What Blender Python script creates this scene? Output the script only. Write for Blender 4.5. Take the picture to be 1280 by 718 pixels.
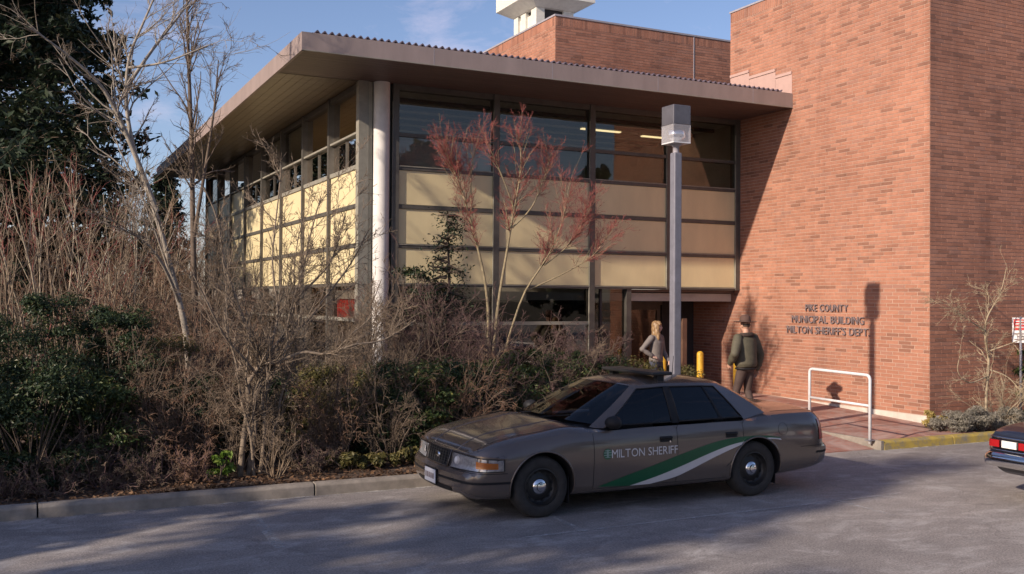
import bpy, bmesh, math, random
import numpy as np
from mathutils import Vector, Matrix
from mathutils.bvhtree import BVHTree

scene = bpy.context.scene
COL = scene.collection
for o in list(bpy.data.objects):
    bpy.data.objects.remove(o)

# ------------------------------------------------------------------ camera
CH = 2.40
F_PX, CX, CY = 1245.685, 640.0, 359.0
YAW, PIT, ROL = 0.4586126, 0.0130722, 0.0067676
fwd = np.array([math.sin(YAW) * math.cos(PIT), math.cos(YAW) * math.cos(PIT), math.sin(PIT)])
rgt0 = np.array([math.cos(YAW), -math.sin(YAW), 0.0])
up0 = np.cross(rgt0, fwd)
rgt = math.cos(ROL) * rgt0 + math.sin(ROL) * up0
upv = -math.sin(ROL) * rgt0 + math.cos(ROL) * up0
cam_d = bpy.data.cameras.new('camera')
cam = bpy.data.objects.new('camera', cam_d)
COL.objects.link(cam)
cam_d.sensor_width = 36.0
cam_d.lens = 36.0 * F_PX / 1280.0
cam_d.clip_start = 0.05
cam_d.clip_end = 3000
m = Matrix.Identity(4)
for i in range(3):
    m[i][0], m[i][1], m[i][2] = rgt[i], upv[i], -fwd[i]
m[2][3] = CH
cam.matrix_world = m
scene.camera = cam


def at(x, y, Y):
    """photo pixel -> point on the vertical plane at world Y"""
    d = (x - CX) / F_PX * rgt - (y - CY) / F_PX * upv + fwd
    t = Y / d[1]
    return np.array([d[0] * t, Y, CH + d[2] * t])


# ------------------------------------------------------------------ sky, sun, exposure
SUN = Vector((1.0, 0.256, -0.48)).normalized()       # travel direction of the light
elev = math.asin(-SUN.z)
azim = math.atan2(-SUN.x, -SUN.y)                      # from +Y towards +X
world = bpy.data.worlds.new('World')
scene.world = world
world.use_nodes = True
wn, wl = world.node_tree.nodes, world.node_tree.links
wn.clear()
w_out = wn.new('ShaderNodeOutputWorld')
w_bg = wn.new('ShaderNodeBackground')
sky = wn.new('ShaderNodeTexSky')
sky.sky_type = 'NISHITA'
sky.sun_disc = False
sky.sun_elevation = elev
sky.sun_rotation = azim
sky.altitude = 0
sky.air_density = 1.0
sky.dust_density = 0.7
sky.ozone_density = 4.0
# faint cirrus streaks all over the sky
w_tc = wn.new('ShaderNodeTexCoord')
w_map = wn.new('ShaderNodeMapping')
w_map.inputs['Scale'].default_value = (2.2, 5.0, 9.0)
w_map.inputs['Rotation'].default_value = (0.2, 0.3, 0.5)
w_no = wn.new('ShaderNodeTexNoise')
w_no.inputs['Scale'].default_value = 2.3
w_no.inputs['Detail'].default_value = 7
w_no.inputs['Roughness'].default_value = 0.62
w_no.inputs['Distortion'].default_value = 0.5
w_rp = wn.new('ShaderNodeValToRGB')
w_rp.color_ramp.elements[0].position = 0.56
w_rp.color_ramp.elements[1].position = 0.85
w_rp.color_ramp.elements[1].color = (0.28, 0.28, 0.28, 1)
w_mix = wn.new('ShaderNodeMixRGB')
w_mix.inputs['Color2'].default_value = (9.0, 8.4, 8.8, 1)
wl.new(w_tc.outputs['Generated'], w_map.inputs['Vector'])
wl.new(w_map.outputs['Vector'], w_no.inputs['Vector'])
wl.new(w_no.outputs['Fac'], w_rp.inputs['Fac'])
wl.new(w_rp.outputs['Color'], w_mix.inputs['Fac'])
wl.new(sky.outputs['Color'], w_mix.inputs['Color1'])
w_tint = wn.new('ShaderNodeMixRGB')
w_tint.blend_type = 'MULTIPLY'
w_tint.inputs['Fac'].default_value = 1.0
w_tint.inputs['Color2'].default_value = (1.16, 0.97, 0.97, 1)      # violet winter haze
wl.new(w_mix.outputs['Color'], w_tint.inputs['Color1'])
wl.new(w_tint.outputs['Color'], w_bg.inputs['Color'])
w_bg.inputs['Strength'].default_value = 0.112
wl.new(w_bg.outputs['Background'], w_out.inputs['Surface'])

sun_d = bpy.data.lights.new('sun', 'SUN')
sun_d.energy = 4.6
sun_d.angle = math.radians(0.8)
sun_d.color = (1.0, 0.85, 0.69)
sun_o = bpy.data.objects.new('sun', sun_d)
COL.objects.link(sun_o)
sun_o.rotation_euler = SUN.to_track_quat('-Z', 'Y').to_euler()
sun_o.location = (-20, -5, 20)

scene.view_settings.view_transform = 'Standard'
scene.view_settings.look = 'None'
scene.view_settings.exposure = 0.45
scene.view_settings.gamma = 1.0
scene.view_settings.use_curve_mapping = False
scene.render.engine = 'CYCLES'
scene.cycles.max_bounces = 8
scene.cycles.transparent_max_bounces = 16
scene.cycles.use_denoising = True

rng = np.random.default_rng(7)
random.seed(7)


# ------------------------------------------------------------------ object helpers
def tag(o, label=None, cat=None, group=None, kind=None):
    if label: o['label'] = label
    if cat: o['category'] = cat
    if group: o['group'] = group
    if kind: o['kind'] = kind
    return o


def thing(name, label, cat, loc=(0, 0, 0), rz=0.0, group=None):
    o = bpy.data.objects.new(name, None)
    o.empty_display_size = 0.2
    COL.objects.link(o)
    o.location = loc
    o.rotation_euler = (0, 0, rz)
    return tag(o, label, cat, group)


def link_mesh(name, me, mat, parent=None, smooth=False, local=True):
    o = bpy.data.objects.new(name, me)
    COL.objects.link(o)
    if mat is not None and len(me.materials) == 0:
        me.materials.append(mat)
    if parent is not None:
        o.parent = parent
        if not local:                      # the mesh is in world coordinates
            o.matrix_parent_inverse = world_of(parent).inverted()
    if smooth:
        me.polygons.foreach_set('use_smooth', [True] * len(me.polygons))
    return o


def world_of(o):
    mm = o.matrix_basis.copy()
    while o.parent is not None:
        mm = o.parent.matrix_basis @ o.matrix_parent_inverse @ mm
        o = o.parent
    return mm


class MB:
    """collects polygons for one mesh"""
    def __init__(s):
        s.v, s.f = [], []

    def add(s, vs, fs):
        b = len(s.v)
        s.v += [tuple(p) for p in vs]
        s.f += [tuple(i + b for i in f) for f in fs]
        return s

    def box(s, x0, x1, y0, y1, z0, z1, M=None):
        vs = [(x, y, z) for z in (z0, z1) for y in (y0, y1) for x in (x0, x1)]
        if M is not None:
            vs = [tuple(M @ Vector(p)) for p in vs]
        return s.add(vs, [(0, 2, 3, 1), (4, 5, 7, 6), (0, 1, 5, 4), (1, 3, 7, 5), (3, 2, 6, 7), (2, 0, 4, 6)])

    def tube(s, pts, radii, sides=8, cap=True, flat=1.0):
        pts = [Vector(p) for p in pts]
        n = len(pts)
        rings = []
        t0 = (pts[1] - pts[0]).normalized()
        a = Vector((0, 0, 1)) if abs(t0.z) < 0.9 else Vector((1, 0, 0))
        nx = t0.cross(a).normalized()
        for i in range(n):
            t = (pts[min(i + 1, n - 1)] - pts[max(i - 1, 0)]).normalized()
            nx = (nx - t * nx.dot(t)).normalized()
            ny = t.cross(nx)
            r = radii[i] if hasattr(radii, '__len__') else radii
            rings.append([pts[i] + nx * (r * math.cos(2 * math.pi * k / sides)) + ny * (r * flat * math.sin(2 * math.pi * k / sides)) for k in range(sides)])
        vs = [p for ring in rings for p in ring]
        fs = []
        for i in range(n - 1):
            for k in range(sides):
                fs.append((i * sides + k, i * sides + (k + 1) % sides, (i + 1) * sides + (k + 1) % sides, (i + 1) * sides + k))
        if cap:
            fs.append(tuple(range(sides - 1, -1, -1)))
            fs.append(tuple((n - 1) * sides + k for k in range(sides)))
        return s.add(vs, fs)

    def lathe(s, prof, sides=32, M=None, closed=False):
        """prof: list of (r, h) about the local z axis"""
        vs, fs = [], []
        n = len(prof)
        for r, h in prof:
            for k in range(sides):
                a = 2 * math.pi * k / sides
                vs.append(Vector((r * math.cos(a), r * math.sin(a), h)))
        if M is not None:
            vs = [M @ p for p in vs]
        rr = range(n) if closed else range(n - 1)
        for i in rr:
            j = (i + 1) % n
            for k in range(sides):
                fs.append((i * sides + k, i * sides + (k + 1) % sides, j * sides + (k + 1) % sides, j * sides + k))
        return s.add(vs, fs)

    def grid(s, P):
        """P: rows of points"""
        nr, nc = len(P), len(P[0])
        vs = [p for row in P for p in row]
        fs = [(i * nc + j, i * nc + j + 1, (i + 1) * nc + j + 1, (i + 1) * nc + j) for i in range(nr - 1) for j in range(nc - 1)]
        return s.add(vs, fs)

    def prism(s, poly, z0, z1):
        n = len(poly)
        vs = [(x, y, z0) for x, y in poly] + [(x, y, z1) for x, y in poly]
        fs = [tuple(range(n - 1, -1, -1)), tuple(range(n, 2 * n))]
        fs += [(i, (i + 1) % n, n + (i + 1) % n, n + i) for i in range(n)]
        return s.add(vs, fs)

    def mesh(s, name='mesh', fix=True, merge=0.0):
        me = bpy.data.meshes.new(name)
        me.from_pydata(s.v, [], s.f)
        if fix or merge:
            bm = bmesh.new()
            bm.from_mesh(me)
            if merge:
                bmesh.ops.remove_doubles(bm, verts=bm.verts, dist=merge)
            bmesh.ops.recalc_face_normals(bm, faces=bm.faces)
            bm.to_mesh(me)
            bm.free()
        me.update()
        return me

    def build(s, name, mat, parent=None, smooth=False, local=True, bevel=0.0, segs=2, merge=0.0, fix=True):
        me = s.mesh(name, fix, merge)
        if bevel:
            bm = bmesh.new()
            bm.from_mesh(me)
            es = [e for e in bm.edges if len(e.link_faces) == 2 and e.calc_face_angle(0) > 0.5]
            bmesh.ops.bevel(bm, geom=es, offset=bevel, segments=segs, affect='EDGES', profile=0.5)
            bm.to_mesh(me)
            bm.free()
        return link_mesh(name, me, mat, parent, smooth, local)


def sharp(o, ang=40):
    """smooth shading with sharp edges past an angle"""
    me = o.data
    me.polygons.foreach_set('use_smooth', [True] * len(me.polygons))
    me.set_sharp_from_angle(angle=math.radians(ang))
    return o


def seg_mesh(name, segs, sides=4):
    """tapered tubes for many segments at once: array rows p0(3) p1(3) r0 r1"""
    S = np.asarray(segs, float)
    n = len(S)
    p0, p1, r0, r1 = S[:, 0:3], S[:, 3:6], S[:, 6], S[:, 7]
    t = p1 - p0
    t /= np.maximum(np.linalg.norm(t, axis=1, keepdims=True), 1e-9)
    a = np.where(np.abs(t[:, 2:3]) < 0.8, np.array([[0, 0, 1.0]]), np.array([[1.0, 0, 0]]))
    nx = np.cross(t, a); nx /= np.linalg.norm(nx, axis=1, keepdims=True)
    ny = np.cross(t, nx)
    V = np.zeros((n, 2, sides, 3))
    for k in range(sides):
        c, s_ = math.cos(2 * math.pi * k / sides), math.sin(2 * math.pi * k / sides)
        d = nx * c + ny * s_
        V[:, 0, k] = p0 + d * r0[:, None]
        V[:, 1, k] = p1 + d * r1[:, None]
    base = (np.arange(n) * 2 * sides)[:, None]
    Fq = []
    for k in range(sides):
        k2 = (k + 1) % sides
        Fq.append(np.concatenate([base + k, base + k2, base + sides + k2, base + sides + k], axis=1))
    Fq = np.stack(Fq, 1).reshape(-1, 4)
    return quads_mesh(name, V.reshape(-1, 3), Fq, True)


def quads_mesh(name, V, Q, smooth=False):
    me = bpy.data.meshes.new(name)
    nv, nq = len(V), len(Q)
    k = Q.shape[1]
    me.vertices.add(nv)
    me.vertices.foreach_set('co', np.ascontiguousarray(V, dtype=np.float32).ravel())
    me.loops.add(nq * k)
    me.loops.foreach_set('vertex_index', np.ascontiguousarray(Q, dtype=np.int32).ravel())
    me.polygons.add(nq)
    me.polygons.foreach_set('loop_start', np.arange(0, nq * k, k, dtype=np.int32))
    me.polygons.foreach_set('loop_total', np.full(nq, k, dtype=np.int32))
    me.update(calc_edges=True)
    me.polygons.foreach_set('use_smooth', np.full(nq, smooth, dtype=bool))
    return me


# ------------------------------------------------------------------ materials
def nm(name):
    mt = bpy.data.materials.new(name)
    mt.use_nodes = True
    n, l = mt.node_tree.nodes, mt.node_tree.links
    b = n['Principled BSDF']
    return mt, n, l, b


def noise(n, l, scale, detail=5, rough=0.6, coord='Object', stretch=None, dist=0.0):
    tc = n.new('ShaderNodeTexCoord')
    no = n.new('ShaderNodeTexNoise')
    no.inputs['Scale'].default_value = scale
    no.inputs['Detail'].default_value = detail
    no.inputs['Roughness'].default_value = rough
    no.inputs['Distortion'].default_value = dist
    if stretch:
        mp = n.new('ShaderNodeMapping')
        mp.inputs['Scale'].default_value = stretch
        l.new(tc.outputs[coord], mp.inputs['Vector'])
        l.new(mp.outputs['Vector'], no.inputs['Vector'])
    else:
        l.new(tc.outputs[coord], no.inputs['Vector'])
    return no.outputs['Fac']


def ramp(n, l, fac, stops):
    r = n.new('ShaderNodeValToRGB')
    e = r.color_ramp.elements
    while len(e) < len(stops):
        e.new(0.5)
    for i, (p, c) in enumerate(stops):
        e[i].position = p
        e[i].color = (*c, 1) if len(c) == 3 else c
    l.new(fac, r.inputs['Fac'])
    return r.outputs['Color']


def bump(n, l, b, fac, strength=0.3, dist=0.01):
    bp = n.new('ShaderNodeBump')
    bp.inputs['Strength'].default_value = strength
    bp.inputs['Distance'].default_value = dist
    l.new(fac, bp.inputs['Height'])
    l.new(bp.outputs['Normal'], b.inputs['Normal'])


def plain(name, c, rough=0.6, metal=0.0, var=0.18, scale=6.0, bmp=0.0, bscale=60, stretch=None, spec=0.5):
    mt, n, l, b = nm(name)
    lo = tuple(max(0, x * (1 - var)) for x in c)
    hi = tuple(min(1, x * (1 + var)) for x in c)
    f = noise(n, l, scale, 6, 0.65, stretch=stretch)
    l.new(ramp(n, l, f, [(0.3, lo), (0.7, hi)]), b.inputs['Base Color'])
    b.inputs['Roughness'].default_value = rough
    b.inputs['Metallic'].default_value = metal
    b.inputs['Specular IOR Level'].default_value = spec
    if bmp:
        bump(n, l, b, noise(n, l, bscale, 4), bmp, 0.01)
    return mt


def emit(name, c, s):
    mt, n, l, b = nm(name)
    b.inputs['Base Color'].default_value = (*c, 1)
    b.inputs['Emission Color'].default_value = (*c, 1)
    b.inputs['Emission Strength'].default_value = s
    return mt


def leafy(name, stops, rough=0.45, trans=0.25, spec=0.3):
    """leaf colour varies from leaf to leaf"""
    mt, n, l, b = nm(name)
    g = n.new('ShaderNodeNewGeometry')
    col = ramp(n, l, g.outputs['Random Per Island'], stops)
    l.new(col, b.inputs['Base Color'])
    b.inputs['Roughness'].default_value = rough
    b.inputs['Specular IOR Level'].default_value = spec
    tr = n.new('ShaderNodeBsdfTranslucent')
    l.new(col, tr.inputs['Color'])
    mx = n.new('ShaderNodeMixShader')
    mx.inputs['Fac'].default_value = trans
    l.new(b.outputs['BSDF'], mx.inputs[1])
    l.new(tr.outputs['BSDF'], mx.inputs[2])
    l.new(mx.outputs['Shader'], n['Material Output'].inputs['Surface'])
    return mt


def glassy(name, tint=(0.5, 0.53, 0.55), ior=1.52, refl=(1, 1, 1), wob=0.0):
    mt, n, l, b = nm(name)
    n.remove(b)
    tr = n.new('ShaderNodeBsdfTransparent')
    tr.inputs['Color'].default_value = (*tint, 1)
    gl = n.new('ShaderNodeBsdfGlossy')
    gl.inputs['Roughness'].default_value = 0.015
    gl.inputs['Color'].default_value = (*refl, 1)
    fr = n.new('ShaderNodeFresnel')
    fr.inputs['IOR'].default_value = ior
    mx = n.new('ShaderNodeMixShader')
    l.new(fr.outputs['Fac'], mx.inputs['Fac'])
    l.new(tr.outputs['BSDF'], mx.inputs[1])
    l.new(gl.outputs['BSDF'], mx.inputs[2])
    if wob:
        f = noise(n, l, 1.3, 2)
        bp = n.new('ShaderNodeBump')
        bp.inputs['Strength'].default_value = wob
        bp.inputs['Distance'].default_value = 0.02
        l.new(f, bp.inputs['Height'])
        l.new(bp.outputs['Normal'], gl.inputs['Normal'])
    l.new(mx.outputs['Shader'], n['Material Output'].inputs['Surface'])
    return mt


def brick_mat(name, single):
    mt, n, l, b = nm(name)
    if single:
        src = n.new('ShaderNodeObjectInfo').outputs['Random']
    else:
        a = n.new('ShaderNodeAttribute')
        a.attribute_name = 'tone'
        src = a.outputs['Fac']
    col = ramp(n, l, src, [(0.0, (0.25, 0.125, 0.088)), (0.10, (0.30, 0.145, 0.10)), (0.17, (0.365, 0.17, 0.112)),
                           (0.5, (0.385, 0.186, 0.126)), (0.85, (0.42, 0.203, 0.136)), (1.0, (0.34, 0.178, 0.132))])
    f = noise(n, l, 9, 6, 0.7)
    mix = n.new('ShaderNodeMixRGB')
    mix.blend_type = 'MULTIPLY'
    mix.inputs['Fac'].default_value = 1.0
    l.new(col, mix.inputs['Color1'])
    l.new(ramp(n, l, f, [(0.25, (0.78, 0.76, 0.76)), (0.75, (1.12, 1.1, 1.08))]), mix.inputs['Color2'])
    f2 = noise(n, l, 0.55, 4, 0.6, coord='Object')
    mix2 = n.new('ShaderNodeMixRGB')
    mix2.blend_type = 'MULTIPLY'
    mix2.inputs['Fac'].default_value = 1.0
    l.new(mix.outputs['Color'], mix2.inputs['Color1'])
    l.new(ramp(n, l, f2, [(0.3, (0.80, 0.79, 0.80)), (0.7, (1.08, 1.08, 1.07))]), mix2.inputs['Color2'])
    f3 = noise(n, l, 1.5, 5, 0.65, stretch=(1, 1, .12))
    mix3 = n.new('ShaderNodeMixRGB')
    mix3.blend_type = 'MULTIPLY'
    mix3.inputs['Fac'].default_value = 1.0
    l.new(mix2.outputs['Color'], mix3.inputs['Color1'])
    l.new(ramp(n, l, f3, [(0.30, (0.78, 0.77, 0.78)), (0.48, (1, 1, 1)), (0.8, (1.04, 1.04, 1.03))]), mix3.inputs['Color2'])
    l.new(mix3.outputs['Color'], b.inputs['Base Color'])
    b.inputs['Roughness'].default_value = 0.85
    b.inputs['Specular IOR Level'].default_value = 0.25
    bump(n, l, b, noise(n, l, 120, 4), 0.25, 0.004)
    return mt


M = {}
M['brick'] = brick_mat('brick_clay', False)
M['brick1'] = brick_mat('brick_clay_single', True)
M['mortar'] = plain('mortar', (0.40, 0.27, 0.21), 0.9, var=0.2, scale=5, bmp=0.2)
M['concrete'] = plain('concrete', (0.50, 0.45, 0.40), 0.85, var=0.22, scale=3, bmp=0.25, bscale=40)
M['column'] = plain('white_column_paint', (0.66, 0.63, 0.60), 0.7, var=0.12, scale=3, bmp=0.15)
M['panel'] = plain('cream_panel', (0.66, 0.555, 0.33), 0.42, var=0.09, scale=1.6, stretch=(1, 1, .35))
M['frame'] = plain('olive_grey_frame', (0.085, 0.078, 0.068), 0.45, var=0.2, metal=0.0)
M['frame_light'] = plain('pale_frame', (0.25, 0.235, 0.195), 0.5, var=0.15)  # paler frame colour; on the mullion edges it stands for their sunlit side
M['fascia'] = plain('fascia_metal', (0.28, 0.218, 0.20), 0.5, var=0.14, scale=2.5, stretch=(1, 1, .2))
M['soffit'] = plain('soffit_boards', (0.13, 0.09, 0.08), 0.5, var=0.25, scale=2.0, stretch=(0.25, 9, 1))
M['soffit_bounce'] = plain('soffit_boards_bounce', (0.19, 0.145, 0.09), 0.35, var=0.3, scale=2.0, stretch=(0.25, 9, 1))  # side copy of the boards, painted lighter and yellower for bounced light
M['roof'] = plain('roof_sheet', (0.13, 0.10, 0.12), 0.5, var=0.2)
M['flash'] = plain('flashing', (0.45, 0.30, 0.26), 0.5, var=0.06)
M['coping'] = plain('coping_metal', (0.32, 0.30, 0.33), 0.5, var=0.1)
M['glass'] = glassy('window_glass', (0.62, 0.62, 0.60), 1.85, (0.95, 0.88, 0.80), wob=0.05)
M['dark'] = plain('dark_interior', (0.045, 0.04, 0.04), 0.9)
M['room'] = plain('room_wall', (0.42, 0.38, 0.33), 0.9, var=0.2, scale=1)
M['ceil'] = plain('room_ceiling', (0.72, 0.70, 0.64), 0.9)
M['red'] = plain('red_curtain', (0.42, 0.03, 0.025), 0.8, var=0.25)
M['tower'] = plain('tower_concrete', (0.62, 0.60, 0.54), 0.75, var=0.1)
M['tube'] = emit('fluorescent_tube', (1.0, 0.80, 0.42), 1.3)
M['blind2'] = plain('grey_window_blind', (0.33, 0.31, 0.28), 0.8, var=0.12, scale=8, stretch=(.3, 1, 6))
M['blind'] = plain('window_blind', (0.5, 0.5, 0.47), 0.7)
M['steel'] = plain('galvanised_steel', (0.18, 0.175, 0.205), 0.5, 0.15, var=0.15)
M['whitepaint'] = plain('white_paint', (0.62, 0.61, 0.62), 0.4, var=0.12, scale=10)
M['yellow'] = plain('yellow_paint', (0.62, 0.36, 0.03), 0.5, var=0.2, scale=8)
M['letter'] = plain('letter_metal', (0.19, 0.15, 0.155), 0.5, 0.1)
M['wood'] = plain('brown_wood', (0.16, 0.09, 0.06), 0.6)

# ------------------------------------------------------------------ ground, road, kerbs, paving
XB, YA, YC = 15.159, 18.61, 13.17


def sstep(t):
    t = min(1.0, max(0.0, t))
    return t * t * (3 - 2 * t)


def gz(x, y):
    """height of the bed and the forecourt"""
    return 0.13 + 0.17 * sstep((y - 12.05) / 5.5)


def asphalt():
    mt, n, l, b = nm('asphalt')
    fine = noise(n, l, 48, 7, 0.9)
    mid = noise(n, l, 2.6, 8, 0.75, stretch=(0.6, 1.1, 1))
    big = noise(n, l, 0.28, 5, 0.6, stretch=(0.5, 1.3, 1), dist=0.4)
    c1 = ramp(n, l, mid, [(0.25, (0.175, 0.16, 0.153)), (0.55, (0.25, 0.228, 0.216)), (0.8, (0.34, 0.312, 0.292))])
    c2 = ramp(n, l, fine, [(0.34, (0.42, 0.42, 0.43)), (0.5, (1.0, 1.0, 1.0)), (0.64, (2.1, 2.05, 2.0))])
    c3 = ramp(n, l, big, [(0.3, (0.74, 0.74, 0.76)), (0.7, (1.18, 1.16, 1.14))])
    m1 = n.new('ShaderNodeMixRGB'); m1.blend_type = 'MULTIPLY'; m1.inputs['Fac'].default_value = 1
    m2 = n.new('ShaderNodeMixRGB'); m2.blend_type = 'MULTIPLY'; m2.inputs['Fac'].default_value = 1
    l.new(c1, m1.inputs['Color1']); l.new(c2, m1.inputs['Color2'])
    l.new(m1.outputs['Color'], m2.inputs['Color1']); l.new(c3, m2.inputs['Color2'])
    # dried salt smears
    salt = noise(n, l, 1.5, 10, 0.8, stretch=(0.8, 1.4, 1), dist=0.5)
    sf = ramp(n, l, salt, [(0.50, (0, 0, 0)), (0.66, (0.6, 0.6, 0.6))])
    m3 = n.new('ShaderNodeMixRGB')
    m3.inputs['Color2'].default_value = (0.48, 0.455, 0.44, 1)
    l.new(sf, m3.inputs['Fac']); l.new(m2.outputs['Color'], m3.inputs['Color1'])
    # oil drips
    oil = noise(n, l, 0.9, 4, 0.5)
    of = ramp(n, l, oil, [(0.70, (1, 1, 1)), (0.78, (0.45, 0.45, 0.45))])
    m5 = n.new('ShaderNodeMixRGB'); m5.blend_type = 'MULTIPLY'; m5.inputs['Fac'].default_value = 0.9
    l.new(m3.outputs['Color'], m5.inputs['Color1']); l.new(of, m5.inputs['Color2'])
    m3 = m5
    # hairline cracks
    tc = n.new('ShaderNodeTexCoord')
    vo = n.new('ShaderNodeTexVoronoi'); vo.feature = 'DISTANCE_TO_EDGE'
    vo.inputs['Scale'].default_value = 0.33
    no2 = n.new('ShaderNodeTexNoise'); no2.inputs['Scale'].default_value = 1.2; no2.inputs['Detail'].default_value = 6
    ad = n.new('ShaderNodeVectorMath'); ad.operation = 'ADD'
    l.new(tc.outputs['Object'], no2.inputs['Vector']); l.new(no2.outputs['Color'], ad.inputs[1]); l.new(tc.outputs['Object'], ad.inputs[0])
    l.new(ad.outputs['Vector'], vo.inputs['Vector'])
    cr = ramp(n, l, vo.outputs['Distance'], [(0.0, (0.55, 0.55, 0.55)), (0.008, (1, 1, 1))])
    m4 = n.new('ShaderNodeMixRGB'); m4.blend_type = 'MULTIPLY'; m4.inputs['Fac'].default_value = 0.35
    l.new(m3.outputs['Color'], m4.inputs['Color1']); l.new(cr, m4.inputs['Color2'])
    l.new(m4.outputs['Color'], b.inputs['Base Color'])
    b.inputs['Roughness'].default_value = 0.82
    b.inputs['Specular IOR Level'].default_value = 0.3
    bump(n, l, b, fine, 0.5, 0.006)
    return mt


def worn(name, c, lo, hi, scale=9):
    """paint or dust with worn gaps"""
    mt, n, l, b = nm(name)
    b.inputs['Base Color'].default_value = (*c, 1)
    b.inputs['Roughness'].default_value = 0.8
    f = noise(n, l, scale, 8, 0.75)
    l.new(ramp(n, l, f, [(lo, (0, 0, 0)), (hi, (1, 1, 1))]), b.inputs['Alpha'])
    return mt


M['asphalt'] = asphalt()
M['soil'] = plain('bed_soil', (0.085, 0.055, 0.038), 0.95, var=0.45, scale=9, bmp=0.8, bscale=25)
M['earth'] = plain('far_ground', (0.09, 0.08, 0.05), 0.95, var=0.3, scale=0.6)
M['kerb'] = plain('kerb_concrete', (0.235, 0.205, 0.175), 0.85, var=0.28, scale=5, bmp=0.4, bscale=50)


def kerb_yellow():
    mt, n, l, b = nm('worn_yellow_kerb')
    f = noise(n, l, 6, 8, 0.75)
    l.new(ramp(n, l, f, [(0.36, (0.19, 0.17, 0.14)), (0.52, (0.36, 0.26, 0.06)), (0.75, (0.45, 0.33, 0.06))]), b.inputs['Base Color'])
    b.inputs['Roughness'].default_value = 0.75
    bump(n, l, b, noise(n, l, 40, 4), 0.3, 0.01)
    return mt


M['kerb_y'] = kerb_yellow()


def paver_mat():
    mt, n, l, b = nm('clay_pavers')
    tc = n.new('ShaderNodeTexCoord')
    br = n.new('ShaderNodeTexBrick')
    br.inputs['Scale'].default_value = 1.0
    br.inputs['Brick Width'].default_value = 0.2
    br.inputs['Row Height'].default_value = 0.1
    br.inputs['Mortar Size'].default_value = 0.006
    br.inputs['Color1'].default_value = (0.34, 0.125, 0.085, 1)
    br.inputs['Color2'].default_value = (0.24, 0.10, 0.075, 1)
    br.inputs['Mortar'].default_value = (0.22, 0.17, 0.14, 1)
    l.new(tc.outputs['Object'], br.inputs['Vector'])
    f = noise(n, l, 1.6, 7, 0.7, dist=0.6)
    mx = n.new('ShaderNodeMixRGB')
    mx.inputs['Color2'].default_value = (0.46, 0.37, 0.33, 1)
    l.new(ramp(n, l, f, [(0.42, (0.05, 0.05, 0.05)), (0.72, (0.8, 0.8, 0.8))]), mx.inputs['Fac'])
    l.new(br.outputs['Color'], mx.inputs['Color1'])
    l.new(mx.outputs['Color'], b.inputs['Base Color'])
    b.inputs['Roughness'].default_value = 0.85
    bump(n, l, b, br.outputs['Fac'], -0.4, 0.004)
    return mt


M['paver'] = paver_mat()
M['mark'] = worn('worn_white_marking', (0.5, 0.49, 0.48), 0.42, 0.72)
M['dust'] = worn('pale_gutter_dust', (0.46, 0.44, 0.42), 0.40, 0.62, 5)

g = MB().add([(-1200, -900, -0.06), (1200, -900, -0.06), (1200, 1500, -0.06), (-1200, 1500, -0.06)], [(0, 1, 2, 3)])
tag(g.build('ground', M['earth']), kind='structure')
g = MB().add([(-160, -60, 0), (160, -60, 0), (160, 12.02, 0), (-160, 12.02, 0)], [(0, 1, 2, 3)])
tag(g.build('road', M['asphalt']), kind='structure')

# painted bay markings and the pale dust along the gutter
def flat_strip(name, pts, wdt, mat, z=0.004):
    mb = MB()
    for (a, b) in zip(pts[:-1], pts[1:]):
        a, b = Vector(a), Vector(b)
        t = (b - a).normalized()
        nn = Vector((-t.y, t.x)) * wdt / 2
        mb.add([(*(a - nn), z), (*(b - nn), z), (*(b + nn), z), (*(a + nn), z)], [(0, 1, 2, 3)])
    return tag(mb.build(name, mat), kind='structure')


flat_strip('bay_marking', [(2.35, 11.3), (2.27, 9.6)], 0.11, M['mark'])
flat_strip('bay_marking', [(5.33, 9.9), (5.28, 8.95)], 0.09, M['mark'])
flat_strip('bay_marking', [(4.6, 8.98), (9.9, 9.08)], 0.05, M['mark'], 0.008)
flat_strip('bay_marking', [(8.9, 9.3), (8.86, 8.2)], 0.08, M['mark'])
flat_strip('gutter_dust', [(-12, 12.06), (0, 11.99), (5.2, 11.93)], 0.10, M['dust'])
flat_strip('gutter_dust', [(12.4, 11.86), (17, 11.82)], 0.12, M['dust'])

# kerbs
def kerb_run(parent, x0, x1, y0, mat, step, h=0.145, seed=1):
    r = random.Random(seed)
    x = x0
    while x < x1 - 0.05:
        xe = min(x1, x + step)
        mb = MB()
        yy = y0 + r.uniform(-0.004, 0.004)
        prof = [(0, -0.05), (0.012, h - 0.03), (0.04, h), (0.16, h + 0.004), (0.16, -0.05)]
        vs = [(xx, yy + py, pz) for xx in (x + 0.008, xe - 0.008) for py, pz in prof]
        n = len(prof)
        fs = [(i, (i + 1) % n, n + (i + 1) % n, n + i) for i in range(n)] + [tuple(range(n)), tuple(range(2 * n - 1, n - 1, -1))]
        mb.add(vs, fs).build('kerb_stone', mat, parent, bevel=0.006, segs=1)
        x = xe


kb = tag(thing('kerb', None, None), kind='structure')
kerb_run(kb, -30.3, 10.2, 11.955, M['kerb'], 3.05, seed=3)
kby = tag(thing('yellow_kerb', None, None), kind='structure')
kerb_run(kby, 12.62, 15.9, 11.86, M['kerb_y'], 1.62, seed=5)
kerb_run(kby, 15.9, 30, 11.86, M['kerb'], 2.4, seed=6)

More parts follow.
